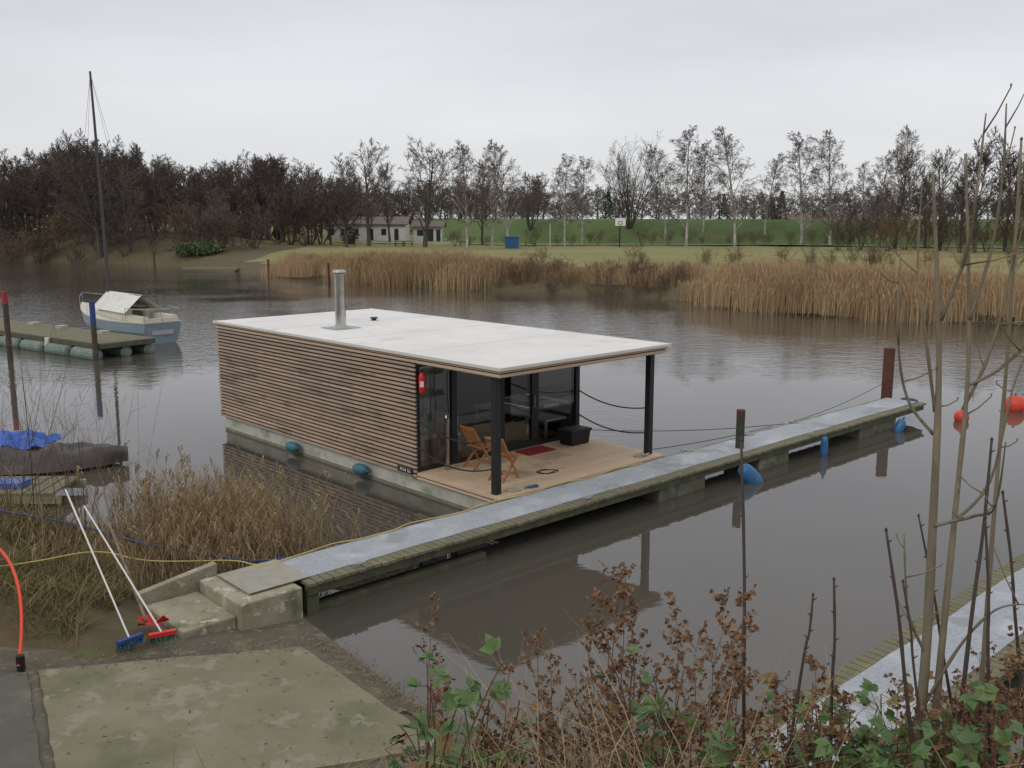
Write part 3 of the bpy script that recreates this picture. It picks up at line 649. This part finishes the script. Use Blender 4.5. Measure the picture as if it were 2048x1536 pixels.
def gen_tree(name,seed,kind,mats,tw=None,stems=0,H=None,nl=None,rs_=None):
    r=random.Random(seed);P=dict(KP[kind]);b=MB();tw=tw or P['tw'];H=H or P['H'];nl=nl or P['nl']
    def grow(p,d,Ln,rad,lv):
        sg=[7,5,3,2,2][lv];pts=[p.copy()];ds=[d.copy()]
        for i in range(sg):
            d=(d+rv(r)*P['wob'][lv]+Vector((0,0,P['trop'][lv]))).normalized();p=p+d*Ln/sg;pts.append(p.copy());ds.append(d.copy())
        if lv<3:
            rs=[max(rad*(1-.8*i/sg),tw*.4) for i in range(sg+1)];b.tube(pts,rs,[7,4,3][lv],0 if lv<2 else 1,cap=False)
        else:
            sd=d.cross(rv(r));sd.normalize();k=1 if lv==3 else .75
            if lv==3: b.ribbon(pts,[tw*k,tw*.8*k,tw*.4*k],sd,1)
            else:
                q0=pts[0];n0=len(b.V);b.V+=[tuple(q0-sd*tw*k*.5),tuple(q0+sd*tw*k*.5),tuple(pts[-1])];b.F.append((n0,n0+1,n0+2));b.M.append(1)
        if lv<4:
            n=nl[lv]
            for i in range(n):
                t0=P['t0'][lv];t=t0+(1-t0)*(i+r.random())/n;t=min(t,.999);f=t*sg;ix=int(f)
                q=pts[ix].lerp(pts[ix+1],f-ix);dd=ds[ix+1];a=math.radians(P['ang'][lv]*r.uniform(.7,1.3)*(1-.35*t if lv==0 else 1))
                pr_=dd.cross(rv(r)).normalized()
                if lv==0:
                    az=i*2.4+r.uniform(-.5,.5);pr_=Vector((math.cos(az),math.sin(az),0))
                nd=(dd*math.cos(a)+pr_*math.sin(a)).normalized()
                cl=Ln*P['lr'][lv]*r.uniform(.7,1.25)*(P['shape'](t) if lv==0 else 1.15-.55*t)
                grow(q,nd,cl,rad*(1-.75*t)*.45,lv+1)
    if stems:
        for k in range(stems):
            az=k*2.4;a=r.uniform(.08,.55);d=Vector((math.cos(az)*math.sin(a),math.sin(az)*math.sin(a),math.cos(a)))
            grow(Vector((math.cos(az),math.sin(az),0))*H*.02,d,H*r.uniform(.6,.92),rs_ or (P['r']*H/3*.7),1)
    else: grow(Vector((0,0,-.3)),Vector((0,0,1)),H*.88,P['r'],0)
    me=b.mesh(name,mats);me['h']=max(v[2] for v in b.V);return me
TM={}
TM['oak']=[gen_tree('oak_mesh',s,'oak',[m_bark,m_twig]) for s in (1,2)]
TM['oakd']=[gen_tree('dark_oak_mesh',s,'oak',[m_bark,m_twigd],tw=.075) for s in (3,4)]
TM['ash']=[gen_tree('ash_mesh',s,'ash',[m_bark,m_twig]) for s in (5,6)]
TM['ashd']=[gen_tree('dark_ash_mesh',s,'ash',[m_bark,m_twigd],tw=.07) for s in (16,)]
TM['birch']=[gen_tree('birch_mesh',s,'birch',[m_bbark,m_btwig]) for s in (7,8,9)]
TM['willow']=[gen_tree('willow_mesh',s,'shrub',[m_bark,m_twig],tw=.05,stems=12,H=15,nl=[0,9,7,5],rs_=.12) for s in (10,)]
TM['haze']=[gen_tree('haze_mesh',s,'oak',[m_htwig,m_htwig],tw=.11,nl=[14,7,6,4]) for s in (11,)]
TM['shrub']=[gen_tree('shrub_mesh',s,'shrub',[m_stwig,m_stwig],tw=.022,stems=8,nl=[0,6,5,4]) for s in (12,13)]
TM['shrubd']=[gen_tree('dark_shrub_mesh',s,'shrub',[m_twigd,m_twigd],tw=.026,stems=8,nl=[0,6,5,4]) for s in (17,)]
TM['shrubn']=[gen_tree('near_shrub_mesh',s,'shrub',[m_stwig,m_stwig],tw=.0045,stems=7,nl=[0,5,3,2],rs_=.008) for s in (14,15)]
def inst(name,me,x,y,z,s,parent=None,sx=1):
    o=bpy.data.objects.new(name,me);o.location=(x,y,z);o.rotation_euler=(0,0,R.uniform(0,6.28));o.scale=(s*sx,s*sx,s);return link(o,parent)
def tree(name,kind,u,y,vt,sx=1,parent=None):
    k=(u-1024)/1919.;x=k*y;z=far_h(x,y);top=CAMH+(437-vt)/1900*y;me=R.choice(TM[kind]);inst(name,me,x,y,z-.1,(top-z)/me['h'],parent,sx)
tree('bare_oak_tree','oak',738,150,276,.95);tree('bare_oak_tree','oak',850,146,278,1.05);tree('bare_ash_tree','ash',690,165,308)
for u,y,v in ((935,135,286),(1015,140,280),(985,150,320),(1130,150,310),(1165,155,315),(1330,158,290),(1372,150,256),(1405,160,284),(1470,148,258),(1528,156,310),(1602,150,270),(1660,148,262),(1752,150,304),(1815,150,252),(1720,160,325)):
    tree('birch_tree','birch',u,y,v,R.uniform(1,1.2))
tree('willow_tree','willow',1258,165,262,1.0);tree('willow_tree','willow',1060,170,344,1);tree('bare_ash_tree','ash',965,155,312);tree('bare_ash_tree','ash',780,172,325)
for u,y,v in ((1790,135,296),(1880,130,296),(1950,120,258),(2010,125,270),(2060,118,252),(1850,140,325),(2100,120,248),(1760,142,370),(2150,110,240),(1920,142,310),(2030,140,300),(1700,150,372)):
    tree('bare_ash_tree','ashd' if R.random()<.6 else 'ash',u,y,v,1.05)
tl=empty('distant_woodland')
def prof(u):
    P=[(-150,300),(0,314),(100,288),(180,254),(250,276),(330,302),(400,322),(450,328),(540,302),(620,316),(680,336),(800,350),(1000,360)]
    for (a,va),(c,vc) in zip(P,P[1:]):
        if a<=u<=c: return va+(vc-va)*(u-a)/(c-a)
    return 330
u=-140
while u<690:
    for y in (130,150,170,195):
        if y<140 and u>440: continue
        uu=u+R.uniform(-18,18);tree('bare_tree',R.choice(['oakd','oakd','oak','ashd','oakd']),uu,y+R.uniform(-8,8)+(8 if uu<100 else 0),prof(uu)+R.uniform(0,30)+(30 if y<140 else 0),R.uniform(.95,1.2),tl)
    u+=36
for u in range(640,1120,34): tree('bare_tree',R.choice(['oak','ashd','oakd']),u+R.uniform(-12,12),215+R.uniform(-10,10),345+R.uniform(0,36),1.2,tl)
hz=empty('distant_treeline')
for u in range(560,2300,17): tree('hazy_tree','haze',u+R.uniform(-10,10),250+R.uniform(-20,60),378+R.uniform(-8,28),1.6,hz)
def conif(name,u,y,vt,parent=None,sx=.35,m=m_ever,n=1400,round_=False):
    k=(u-1024)/1919.;x=k*y;z=far_h(x,y);top=CAMH+(437-vt)/1900*y;H=top-z;b=MB();r=random.Random(u)
    for i in range(n):
        t=r.random()**1.3
        rad=H*sx*(math.sqrt(max(0,1-(2*t-1)**2)) if round_ else (1-t))*(.5+.5*r.random())*(1+.25*math.sin(i*.01*7));a=r.uniform(0,6.28)
        p=Vector((math.cos(a)*rad,math.sin(a)*rad,t*H));d=rv(r)*.35
        b.face([p,p+d,p+rv(r)*.3])
    o=b.obj(name,m,parent,recalc=False);o.location=(x,y,z)
for u,vt in ((1215,385),(1560,385),(1445,392),(1540,398),(1750,392)): conif('pine_tree',u,200,vt)
for u,vt in ((470,448),(560,455),(30,395),(700,455)): conif('evergreen_bush',u,160,vt,None,.5,m_ever,900,True)
conif('ivy_thicket',395,120,486,None,2.2,mat('ivy',(.065,.09,.04),isl=(.09,.12,.055),rough=.8,spec=.2),2600,True)
us=empty('bank_scrub')
def scrub(u,y,h,sx=1.2,k='shrub'):
    x=(u-1024)/1919*y;inst('scrub',R.choice(TM[k]),x,y,far_h(x,y)-.1,h/3.,us,sx)
for u in range(-60,520,17): scrub(u+R.uniform(-8,8),126-.008*max(0,u)*1.2+R.uniform(-1,12),R.uniform(3,6.5),1.3,R.choice(['shrub','shrubd']))
for u in range(-60,660,16): scrub(u+R.uniform(-8,8),146+R.uniform(-4,14),R.uniform(5,10),1.4,'shrubd')
for u in range(1680,2200,22): scrub(u+R.uniform(-8,8),132+R.uniform(-12,8),R.uniform(3,6.5),1.3,R.choice(['shrub','shrubd']))
for u in range(900,1700,34): scrub(u+R.uniform(-14,14),152+R.uniform(-4,6),R.uniform(1.5,3.6),1.3)
for i in range(46):
    t=R.random();x=-2+15*t;y=78-10.5*t+R.uniform(.3,5);inst('scrub',R.choice(TM['shrub']),x,y,far_h(x,y)-.15,R.uniform(.35,.7),us,1.1)
for i in range(34):
    x=R.uniform(-6,42);y=R.uniform(70,92)
    if shore_d(x,y)>4: inst('scrub',R.choice(TM['shrub']),x,y,far_h(x,y)-.1,R.uniform(.35,.8),us,1.0)
def reed_patch(name,seed,n,size,h,wd,m):
    r=random.Random(seed);b=MB()
    for i in range(n):
        x=r.gauss(0,size*.62);y=r.gauss(0,size*.62);fall=1-.22*min(1,(x*x+y*y)/(size*size*1.2));hh=h*r.uniform(.62,1.08)*fall;l=Vector((r.gauss(.07,.09),r.gauss(0,.09),0))*hh
        p=Vector((x,y,-.1));sd=Vector((math.cos(r.uniform(-.8,.8)),math.sin(r.uniform(-.8,.8)),0))
        b.ribbon([p,p+l*.35+Vector((0,0,hh*.6)),p+l+Vector((0,0,hh))],[wd,wd,wd*.35],sd)
        if r.random()<.35: b.ribbon([p+l*.85+Vector((0,0,hh*.86)),p+l*1.05+Vector((0,0,hh*.95)),p+l*1.3+Vector((0,0,hh*1.04))],[wd*.5,wd*2,wd*.4],sd)
    return b.mesh(name,[m])
RP=[reed_patch('reed_patch',s,750,1.7,2.1,.024,m_reed) for s in (1,2,3,4)]
rb=empty('reed_bed')
def reeds(p0,p1,depth,dens=1.0,hs=1):
    L_=math.hypot(p1[0]-p0[0],p1[1]-p0[1]);nn=int(L_/1.5*dens)+1
    tx,ty=(p1[0]-p0[0])/L_,(p1[1]-p0[1])/L_
    for i in range(nn):
        for d in [k*1.9 for k in range(int(depth/1.9)+1)]:
            s=(i+R.uniform(-.4,.4))/nn*L_;dd=d+.6+R.uniform(-.7,.7)+.5*math.sin(s*.8);x=p0[0]+tx*s-ty*dd;y=p0[1]+ty*s+tx*dd
            inst('reed_patch',R.choice(RP),x,y,max(-.05,far_h(x,y)-.2),hs*R.uniform(.8,1.12),rb,R.uniform(.9,1.25))
reeds((-24,98),(-14.9,87.5),3,1,.75);reeds((-14.9,87.5),(-9,82),4,1,.95);reeds((-9,82),(-2.6,78),4,1,1)
reeds((-2.6,79.5),(3.8,77),2,.6,.75);reeds((3.8,77),(13,70.5),2,.7,.75)
reeds((13.0,66.5),(14.5,63),4,1,.9);reeds((14.5,63),(17.6,58.5),5,1,1);reeds((17.6,58.5),(28.3,52.4),5,1,1);reeds((28.3,52.4),(42,47),4,1,1)
tf=empty('field_tufts')
GP=[reed_patch('tuft_patch',s,160,1.6,.5,.03,m_reed) for s in (5,)]
for i in range(80):
    x=R.uniform(-30,60);y=R.uniform(68,115)
    if shore_d(x,y)>4: inst('tuft_patch',GP[0],x,y,far_h(x,y),R.uniform(.5,1.1),tf,1.8)
# ---------------------------------------------------------------- distant buildings and objects
def house(name,u0,u1,y,z,hw_,hr,depth,mw,mr,wins,roof_over=.5):
    e_=empty(name);x0=(u0-1024)/1919*y;x1=(u1-1024)/1919*y
    b=MB();b.box(x0,x1,y,y+depth,z-1,z+hw_);b.obj('walls',mw,e_)
    b=MB();o_=roof_over;ym_=y+depth/2
    b.hexa([(x0-o_,y-o_,z+hw_),(x1+o_,y-o_,z+hw_),(x1+o_,y-o_,z+hw_+.2),(x0-o_,y-o_,z+hw_+.2),(x0-o_,ym_,z+hr),(x1+o_,ym_,z+hr),(x1+o_,ym_,z+hr+.2),(x0-o_,ym_,z+hr+.2)])
    b.hexa([(x0-o_,y+depth+o_,z+hw_),(x1+o_,y+depth+o_,z+hw_),(x1+o_,y+depth+o_,z+hw_+.2),(x0-o_,y+depth+o_,z+hw_+.2),(x0-o_,ym_,z+hr),(x1+o_,ym_,z+hr),(x1+o_,ym_,z+hr+.2),(x0-o_,ym_,z+hr+.2)])
    b.obj('roof',mr,e_)
    b=MB()
    for xx in (x0,x1): b.face([(xx,y,z+hw_),(xx,y+depth,z+hw_),(xx,ym_,z+hr)])
    b.obj('gables',mw,e_,recalc=False)
    b=MB()
    for a,c,za,zc in wins: b.box(x0+(x1-x0)*a,x0+(x1-x0)*c,y-.06,y-.005,z+za,z+zc)
    b.obj('windows_and_doors',m_glassd,e_)
house('white_clubhouse',650,812,185,1.6,2.9,4.3,7,m_wall,m_tile,[(.06,.12,1,2.2),(.2,.26,1,2.2),(.36,.42,1,2.2),(.55,.6,0,2.2),(.7,.76,1,2.2),(.86,.91,0,2.2)])
house('boat_shed',828,884,178,1.6,2.5,3.5,5,m_wall,m_tile,[(.12,.35,1,2.1),(.5,.7,0,2.2),(.8,.95,0,2.1)])
house('white_villa',120,212,163,3.6,6.0,9.5,9,mat('aged_render',(.36,.34,.32)),m_tile,[(.1,.25,1,2.6),(.4,.55,1,2.6),(.7,.85,1,2.6),(.1,.25,3.8,5.2),(.4,.55,3.8,5.2),(.7,.85,3.8,5.2)])
for u0,u1 in ((1535,1590),(1600,1655),(1665,1730)): house('brick_house',u0,u1,262,2.2,2.2,4.6,8,m_brick,m_redtile,[(.2,.4,1,2)])
e_=empty('blue_container');b=MB();b.box(-1.0,1.0,138,140,1.5,3.1)
b.obj('shell',m_blue,e_,bevel=.05);b=MB()
for k in range(6): b.box(-.9+k*.32,-.82+k*.32,137.95,137.99,1.6,3.0)
b.box(-1.05,1.05,137.9,140.1,3.102,3.2);b.obj('ribs',m_blue,e_)
def hoop(u,y):
    e_=empty('basketball_hoop');x=(u-1024)/1919*y;z=1.6
    zt=CAMH+(437-452)/1900*y
    b=MB();b.tube([(x,y+.6,z),(x,y+.6,zt+.3)],.09,8);b.beam((x,y+.6,zt+.3),(x,y,zt+.5),.1,.1);b.obj('pole',m_black,e_)
    b=MB();b.box(x-.75,x+.75,y-.05,y,zt-.0,zt+1.1);b.obj('backboard',m_white,e_)
    b=MB();b.box(x-.3,x+.3,y-.08,y-.055,zt+.2,zt+.27);b.box(x-.3,x+.3,y-.08,y-.055,zt+.6,zt+.67);b.box(x-.3,x-.23,y-.08,y-.055,zt+.27,zt+.6);b.box(x+.23,x+.3,y-.08,y-.055,zt+.27,zt+.6)
    b.tube([(x+.23*math.cos(a*.524),y-.35+.23*math.sin(a*.524),zt+.2) for a in range(13)],.02,5);b.obj('hoop_ring',m_black,e_)
hoop(1240,140);hoop(1415,165)
def bench(u,y):
    e_=empty('picnic_bench');x=(u-1024)/1919*y;z=far_h(x,y);b=MB();b.box(x-.9,x+.9,y-.35,y+.35,z+.7,z+.76);b.box(x-.9,x+.9,y-.8,y-.5,z+.42,z+.47);b.box(x-.9,x+.9,y+.5,y+.8,z+.42,z+.47)
    for q in (-.7,.7): b.beam((x+q,y-.7,z),(x+q,y-.2,z+.7),.08,.08);b.beam((x+q,y+.7,z),(x+q,y+.2,z+.7),.08,.08)
    b.obj('frame',m_beam,e_)
for u in (800,815,930,700,1060): bench(u,150)
for u,y,h in ((660,86,1.6),(540,98,1.4),(313,112,1.6),(880,200,2)):
    x=(u-1024)/1919*y;pile('mooring_post',x,y-1,-1,h+.3,.12,m_rust)
b=MB();b.box(-36,-30,104,105.3,.3,.45);b.obj('far_landing_stage',m_plank)
for u in (20,55,1100):
    x=(u-1024)/1919*150;b=MB();b.tube([(x,150,1),(x,150,9 if u<100 else 5)],.06,6);b.obj('flagpole',m_white)
# ---------------------------------------------------------------- near vegetation
def blades(name,pts,m,hmin,hmax,wd,lean=.25,plume=0,leafy=0,zf=near_h):
    r=random.Random(len(pts)+int(hmax*100));b=MB()
    for x,y in pts:
        z=max(zf(x,y),-.25)-.03;h=r.uniform(hmin,hmax);l=Vector((r.gauss(0,lean),r.gauss(0,lean),0))*h;a=r.uniform(-1.2,1.2);sd=Vector((math.cos(a),math.sin(a),0))
        p=Vector((x,y,z));b.ribbon([p,p+l*.2+Vector((0,0,h*.5)),p+l*.55+Vector((0,0,h*.82)),p+l+Vector((0,0,h))],[wd,wd,wd*.8,wd*.3],sd)
        for k in range(leafy):
            t=r.uniform(.25,.85);q=p+l*t*t+Vector((0,0,h*t));o_=Vector((r.uniform(-1,1),r.uniform(-1,1),0))*.22*h/1.5
            b.ribbon([q,q+o_*.6+Vector((0,0,.14)),q+o_*1.3+Vector((0,0,r.uniform(-.12,.1)))],[wd*1.4,wd*1.6,.001],sd)
        if plume and r.random()<plume:
            q=p+l+Vector((0,0,h))
            for k in range(5): b.ribbon([q+Vector((0,0,-.1+.03*k)),q+Vector((r.uniform(-.03,.08),r.uniform(-.04,.04),.02+.03*k)),q+Vector((r.uniform(.0,.13),r.uniform(-.05,.05),.03*k-.02))],[.006,.02,.004],sd)
    return b.obj(name,m,recalc=False)
def cloud(n,cx,cy,sx,sy,rot=0,seed=1):
    r=random.Random(seed);o=[]
    for i in range(n):
        a,c_=r.gauss(0,sx),r.gauss(0,sy);o.append((cx+a*math.cos(rot)-c_*math.sin(rot),cy+a*math.sin(rot)+c_*math.cos(rot)))
    return o
pts=cloud(1100,-4.7,15.3,.55,.75,2.0,1)+cloud(900,-5.5,16.4,.5,.6,2.0,2)+cloud(160,-6.4,17.2,.5,.4,0,3)
pts=[p for p in pts if ((p[0]+3.52)*nx_+(p[1]-13.8)*ny_)<-.75 and ((p[0]-X0)*bx+(p[1]-Y0)*by)<-.25]
blades('reed_clump',pts,m_reedn,.6,1.7,.009,.22,.14,2)
pts=cloud(120,-8.4,15.5,1.3,.6,0,5)+cloud(260,-5.9,14.2,.9,.6,0,6)
pts=[p for p in pts if ((p[0]+3.52)*nx_+(p[1]-13.8)*ny_)<-.9]
blades('dry_reeds',pts,m_reedn,.4,1.1,.008,.4,.05,1)
r=random.Random(9);pts=[]
while len(pts)<17000:
    x=r.uniform(-13,-4.4);y=r.uniform(10.6,17.5)
    if near_h(x,y)>ramp_z(x,y)+.06 and near_h(x,y)>.12 and noise.noise(Vector((x*1.1,y*1.1,7)))>-.25 and not(((x+3.52)*nx_+(y-13.8)*ny_)>-.9 and x>-5.6): pts.append((x,y))
blades('bank_grass',pts,m_grassn,.08,.30,.011,.95)
pts=[]
while len(pts)<6500:
    x=r.uniform(-1.4,4.5);y=r.uniform(2.6,8.9)
    if near_h(x,y)>ramp_z(x,y)+.1 and near_h(x,y)>-.05: pts.append((x,y))
blades('slope_grass',pts,m_grassn,.12,.45,.007,.6)
pts=cloud(500,.35,3.7,.35,.4,0,11)+cloud(400,1.2,3.9,.6,.3,0,12)
blades('straw_grass',pts,m_reedn,.35,.8,.005,.55)
for x,y,s in ((-7.2,14.4,1.1),(-8.3,15.2,1.25),(-6.6,15.2,.9),(-9.4,14.2,1.2),(-7.9,13.5,.9),(-10.2,15.2,1.2),(-7.4,15.8,1.1),(-8.9,13.2,1.0),(-6.0,15.0,.7)):
    inst('bare_shrub',R.choice(TM['shrubn']),x,y,near_h(x,y)-.05,s)
def leaf(b,p,d,up,Ln,m=0,wid=.34):
    sd=d.cross(up);
    if sd.length<1e-4: return
    sd.normalize();up=sd.cross(d).normalized();n=len(b.V)
    for f,wv,h in ((0,0,0),(.3,-wid,.06),(.3,wid,.06),(.3,0,0),(.65,-wid*.75,.02),(.65,wid*.75,.02),(.65,0,-.04),(1,0,-.16)): b.V.append(tuple(p+d*f*Ln+sd*wv*Ln+up*h*Ln))
    for f in ((0,3,1),(0,2,3),(1,3,6,4),(3,2,5,6),(4,6,7),(6,5,7)): b.F.append(tuple(n+i for i in f));b.M.append(m)
def bramble(name,x,z,y,n,spread,seed):
    r=random.Random(seed);b=MB();g=Vector((x+r.uniform(-.1,.1),y,near_h(x,y)))
    for k in range(n):
        tip=Vector((x+r.gauss(0,spread),y+r.gauss(0,spread*.8),z+r.gauss(0,spread*.6)))
        mid=g.lerp(tip,.6)+Vector((r.uniform(-.1,.1),r.uniform(-.1,.1),.12));pts=[]
        for i in range(9):
            t=i/8;pts.append(g*(1-t)**2+mid*2*t*(1-t)+tip*t*t)
        b.tube(pts,[.005-.0003*i for i in range(9)],5,1,cap=False)
        for i in range(3,9):
            if r.random()<.62:
                p=pts[i];o_=Vector((r.uniform(-1,1),r.uniform(-1,1),r.uniform(-.2,.5))).normalized();q=p+o_*.06;b.tube([p,q],.0018,3,1,cap=False)
                up=Vector((r.gauss(0,.45),r.gauss(-.35,.45),1)).normalized()
                nl=r.choice((3,3,5));L_=r.uniform(.04,.082);mi=2 if r.random()<.16 else 0
                for j in range(nl):
                    a=(j-(nl-1)/2)*(.95 if nl==3 else .62)+r.uniform(-.15,.15);dd=(Matrix.Rotation(a,3,up)@o_);leaf(b,q,dd.normalized(),(up+rv(r)*.25).normalized(),L_*(1.15 if j==nl//2 else 1)*r.uniform(.85,1.1),mi,.32)
    return b.obj(name,[m_bleaf,m_bcane,m_bred],recalc=False)
def proj(x,z,y): return x*y/4,CAMH-(CAMH-z)*y/4
k=0
for x,z,n in ((-.35,3.76,5),(-.45,3.52,6),(-.28,3.46,6),(-.2,3.62,5),(.62,3.78,5),(.78,3.70,6),(.55,3.45,5),(1.38,3.64,7),(1.6,3.6,8),(1.8,3.6,8),(2.0,3.55,8),(2.2,3.56,8),(1.7,3.4,8),(1.3,3.38,7),(.95,3.36,5),(2.25,3.4,8),(.2,3.3,5),(1.95,3.4,7),(1.5,3.48,7)):
    k+=1;y=R.uniform(3.4,4.2);x2,z2=proj(x,z,y);bramble('bramble_bush',x2,z2,y,n,.11,k)
def dryherb(x,z,y,seed,dens=1):
    r=random.Random(seed);b=MB();g=Vector((x+r.uniform(-.06,.06),y,near_h(x,y)-.05));top=Vector((x,y,z));H=z-g.z;pts=[g.lerp(top,i/8)+Vector((r.gauss(0,.012),r.gauss(0,.012),0)) for i in range(9)]
    b.tube(pts,[.0045-.0004*i for i in range(9)],5,1,cap=False)
    for i in range(int(36*dens)):
        t=r.uniform(.3,1);f=t*8*.999;p=pts[int(f)].lerp(pts[int(f)+1],f-int(f));a=r.uniform(0,6.28);l=(.20*(1.1-t)+.05)*r.uniform(.6,1.2)
        q=p+Vector((math.cos(a)*l*.7,math.sin(a)*l*.7,l*.75));b.ribbon([p,p.lerp(q,.5)+Vector((0,0,-.01)),q],[.003,.0025,.002],Vector((.9,.3,0)),1)
        for j in range(9):
            s=p.lerp(q,r.uniform(.25,1.1));d=rv(r).normalized();leaf(b,s,d,rv(r).normalized(),r.uniform(.010,.030),0,.42)
    b.obj('dry_mugwort_plant',[m_dry,m_stem],recalc=False)
hl=[(-.36,4.16,.6),(-.32,3.75,1),(-.02,3.82,1),(.1,4.04,1),(.18,3.9,1),(.42,4.28,1.4),(.5,4.3,1.4),(.46,4.2,1.3),(.56,4.12,1.3),(.36,4.02,1.2),(.3,3.8,1),(.74,4.16,1.1),(.84,4.02,1),(.93,4.16,1.2),(1.02,4.16,1.1),(.97,4.05,1.1),(1.0,3.9,1),(1.2,3.8,1),(1.36,3.84,1),(1.5,3.72,1),(1.75,3.75,1),(2.0,3.8,1.1),(2.12,3.9,1.2),(2.25,3.85,1.2),(2.32,4.05,1),(.65,3.8,1),(.05,3.55,1),(.45,3.7,1),(1.6,3.5,1),(1.1,3.6,1),(2.1,3.6,1),(-.1,3.5,1),(1.3,3.7,1),(.9,3.7,1),(.2,3.6,1),(2.2,3.65,1.2),(1.85,3.65,1),(1.4,3.6,1),(.7,3.6,1),(2.3,3.7,1)]
for i,(x,z,d) in enumerate(hl):
    y=R.uniform(3.6,4.5);x2,z2=proj(x,z,y);dryherb(x2,z2,y,100+i,d)
def stemmesh(b,pts,r0,r1,n=8,m=0):
    P=[Vector(p) for p in pts];Q=[]
    for i in range(len(P)-1):
        p0=P[max(i-1,0)];p1=P[i];p2=P[i+1];p3=P[min(i+2,len(P)-1)]
        for k in range(5):
            t=k/5;Q.append(.5*((2*p1)+(p2-p0)*t+(2*p0-5*p1+4*p2-p3)*t*t+(3*p1-p0-3*p2+p3)*t**3))
    Q.append(P[-1]);b.tube(Q,[r0+(r1-r0)*i/(len(Q)-1)+(.0012 if i%4==0 else 0) for i in range(len(Q))],n,m);return Q
sp_=[([(1.80,4.0,2.7),(1.86,4.0,3.62),(1.852,4.02,4.62),(1.835,4.05,5.28),(1.775,4.1,6.02)],.030,.006),
([(1.92,4.0,2.9),(1.93,4.0,3.9),(1.965,4.05,4.6),(1.99,4.1,5.25),(1.93,4.15,6.1)],.020,.005)]
b=MB();r=random.Random(4)
allq=[]
for p,r0,r1 in sp_: allq.append(stemmesh(b,p,r0,r1))
br=[[(1.853,4.0,4.5),(2.0,3.95,4.56),(2.06,3.9,4.62),(2.08,3.9,4.9)],
[(1.86,4.0,3.62),(1.98,3.95,3.95),(2.1,3.9,4.15),(2.22,3.85,4.2)],
[(1.84,4.05,5.0),(1.76,4.0,5.3),(1.70,4.0,5.6),(1.69,4.0,5.98)],
[(1.985,4.1,5.0),(2.08,4.1,5.25),(2.14,4.1,5.6),(2.16,4.1,6.1)],
[(1.985,4.1,5.1),(2.12,4.05,5.2),(2.25,4.0,5.4),(2.3,4.0,5.7)],
[(1.86,4.0,3.9),(1.75,3.95,4.1),(1.7,3.9,4.3),(1.68,3.9,4.5)],
[(1.96,4.05,4.5),(2.08,4.0,4.7),(2.14,4.0,5.1),(2.2,4.0,5.3)],
[(1.84,4.05,4.9),(1.72,4.05,5.05),(1.64,4.0,5.3),(1.62,4.0,5.7)],
[(1.835,4.05,5.4),(1.9,4.0,5.7),(1.92,4.0,6.0),(1.93,4.0,6.25)],
[(1.98,4.1,5.4),(2.05,4.1,5.7),(2.07,4.1,6.0),(2.06,4.1,6.3)]]
qs=[]
for p in br: qs.append(stemmesh(b,p,.008,.0028,6))
for Q in qs+allq:
    for i in range(4,len(Q),3):
        if r.random()<.75:
            p=Q[i];d=Vector((r.uniform(-1,1),r.uniform(-.6,.6),r.uniform(.2,1.1))).normalized();l=r.uniform(.06,.28);q=p+d*l;b.tube([p,p.lerp(q,.5)+Vector((0,0,-.01)),q,q+Vector((0,0,.012))],[.004,.003,.0025,.005],5)
b.obj('ash_sapling',m_sap,recalc=False,smooth=True)
def wand(x0,z0,x1,z1,y,r0,r1,m):
    b=MB();t_=Vector((x0,y,z0));l_=Vector((x1,y,z1));g=l_+(l_-t_).normalized()*1.0;mid=t_.lerp(l_,.5)+Vector((.008,0,0));Q=stemmesh(b,[g,l_,mid,t_],r0,r1,6)
    for i in range(6,len(Q)-1,2): 
        s=1 if i%4 else -1;b.tube([Q[i],Q[i]+Vector((.018*s,0,.012))],[.004,.002],5)
    b.tube([t_,t_+Vector((0,0,.012))],[r1*1.6,r1*.5],6);b.obj('bare_shoot',m,recalc=False,smooth=True)
for a in ((.990,4.885,1.054,3.63,4.0,.010,.006,m_sapd),(1.272,4.26,1.242,3.93,3.8,.007,.004,m_sapd),(1.356,4.33,1.378,3.78,3.8,.008,.005,m_sapd),(1.52,4.58,1.66,3.83,3.7,.010,.005,m_sapd),
 (2.02,4.91,2.0,4.09,3.9,.010,.005,m_sapd),(1.97,4.60,2.04,3.93,3.8,.008,.005,m_sapd),(1.87,4.48,2.05,3.74,4.2,.008,.004,m_sapd),(2.24,6.17,2.27,4.41,4.3,.012,.005,m_sap),(1.56,4.40,1.64,3.98,3.6,.006,.004,m_sapd),(2.14,4.65,2.26,4.0,4.0,.008,.005,m_sapd)):
    wand(*a)
for x,y,h in ((-7.6,14.5,3.0),(-7.0,14.9,1.9),(-9.3,14.6,2.6)):
    b=MB();z=near_h(x,y);stemmesh(b,[(x,y,z),(x+.04,y,z+h*.5),(x+.02,y,z+h)],.010,.004,6);b.obj('bare_shoot',m_sapd,recalc=False)
print('objects',len(bpy.data.objects))
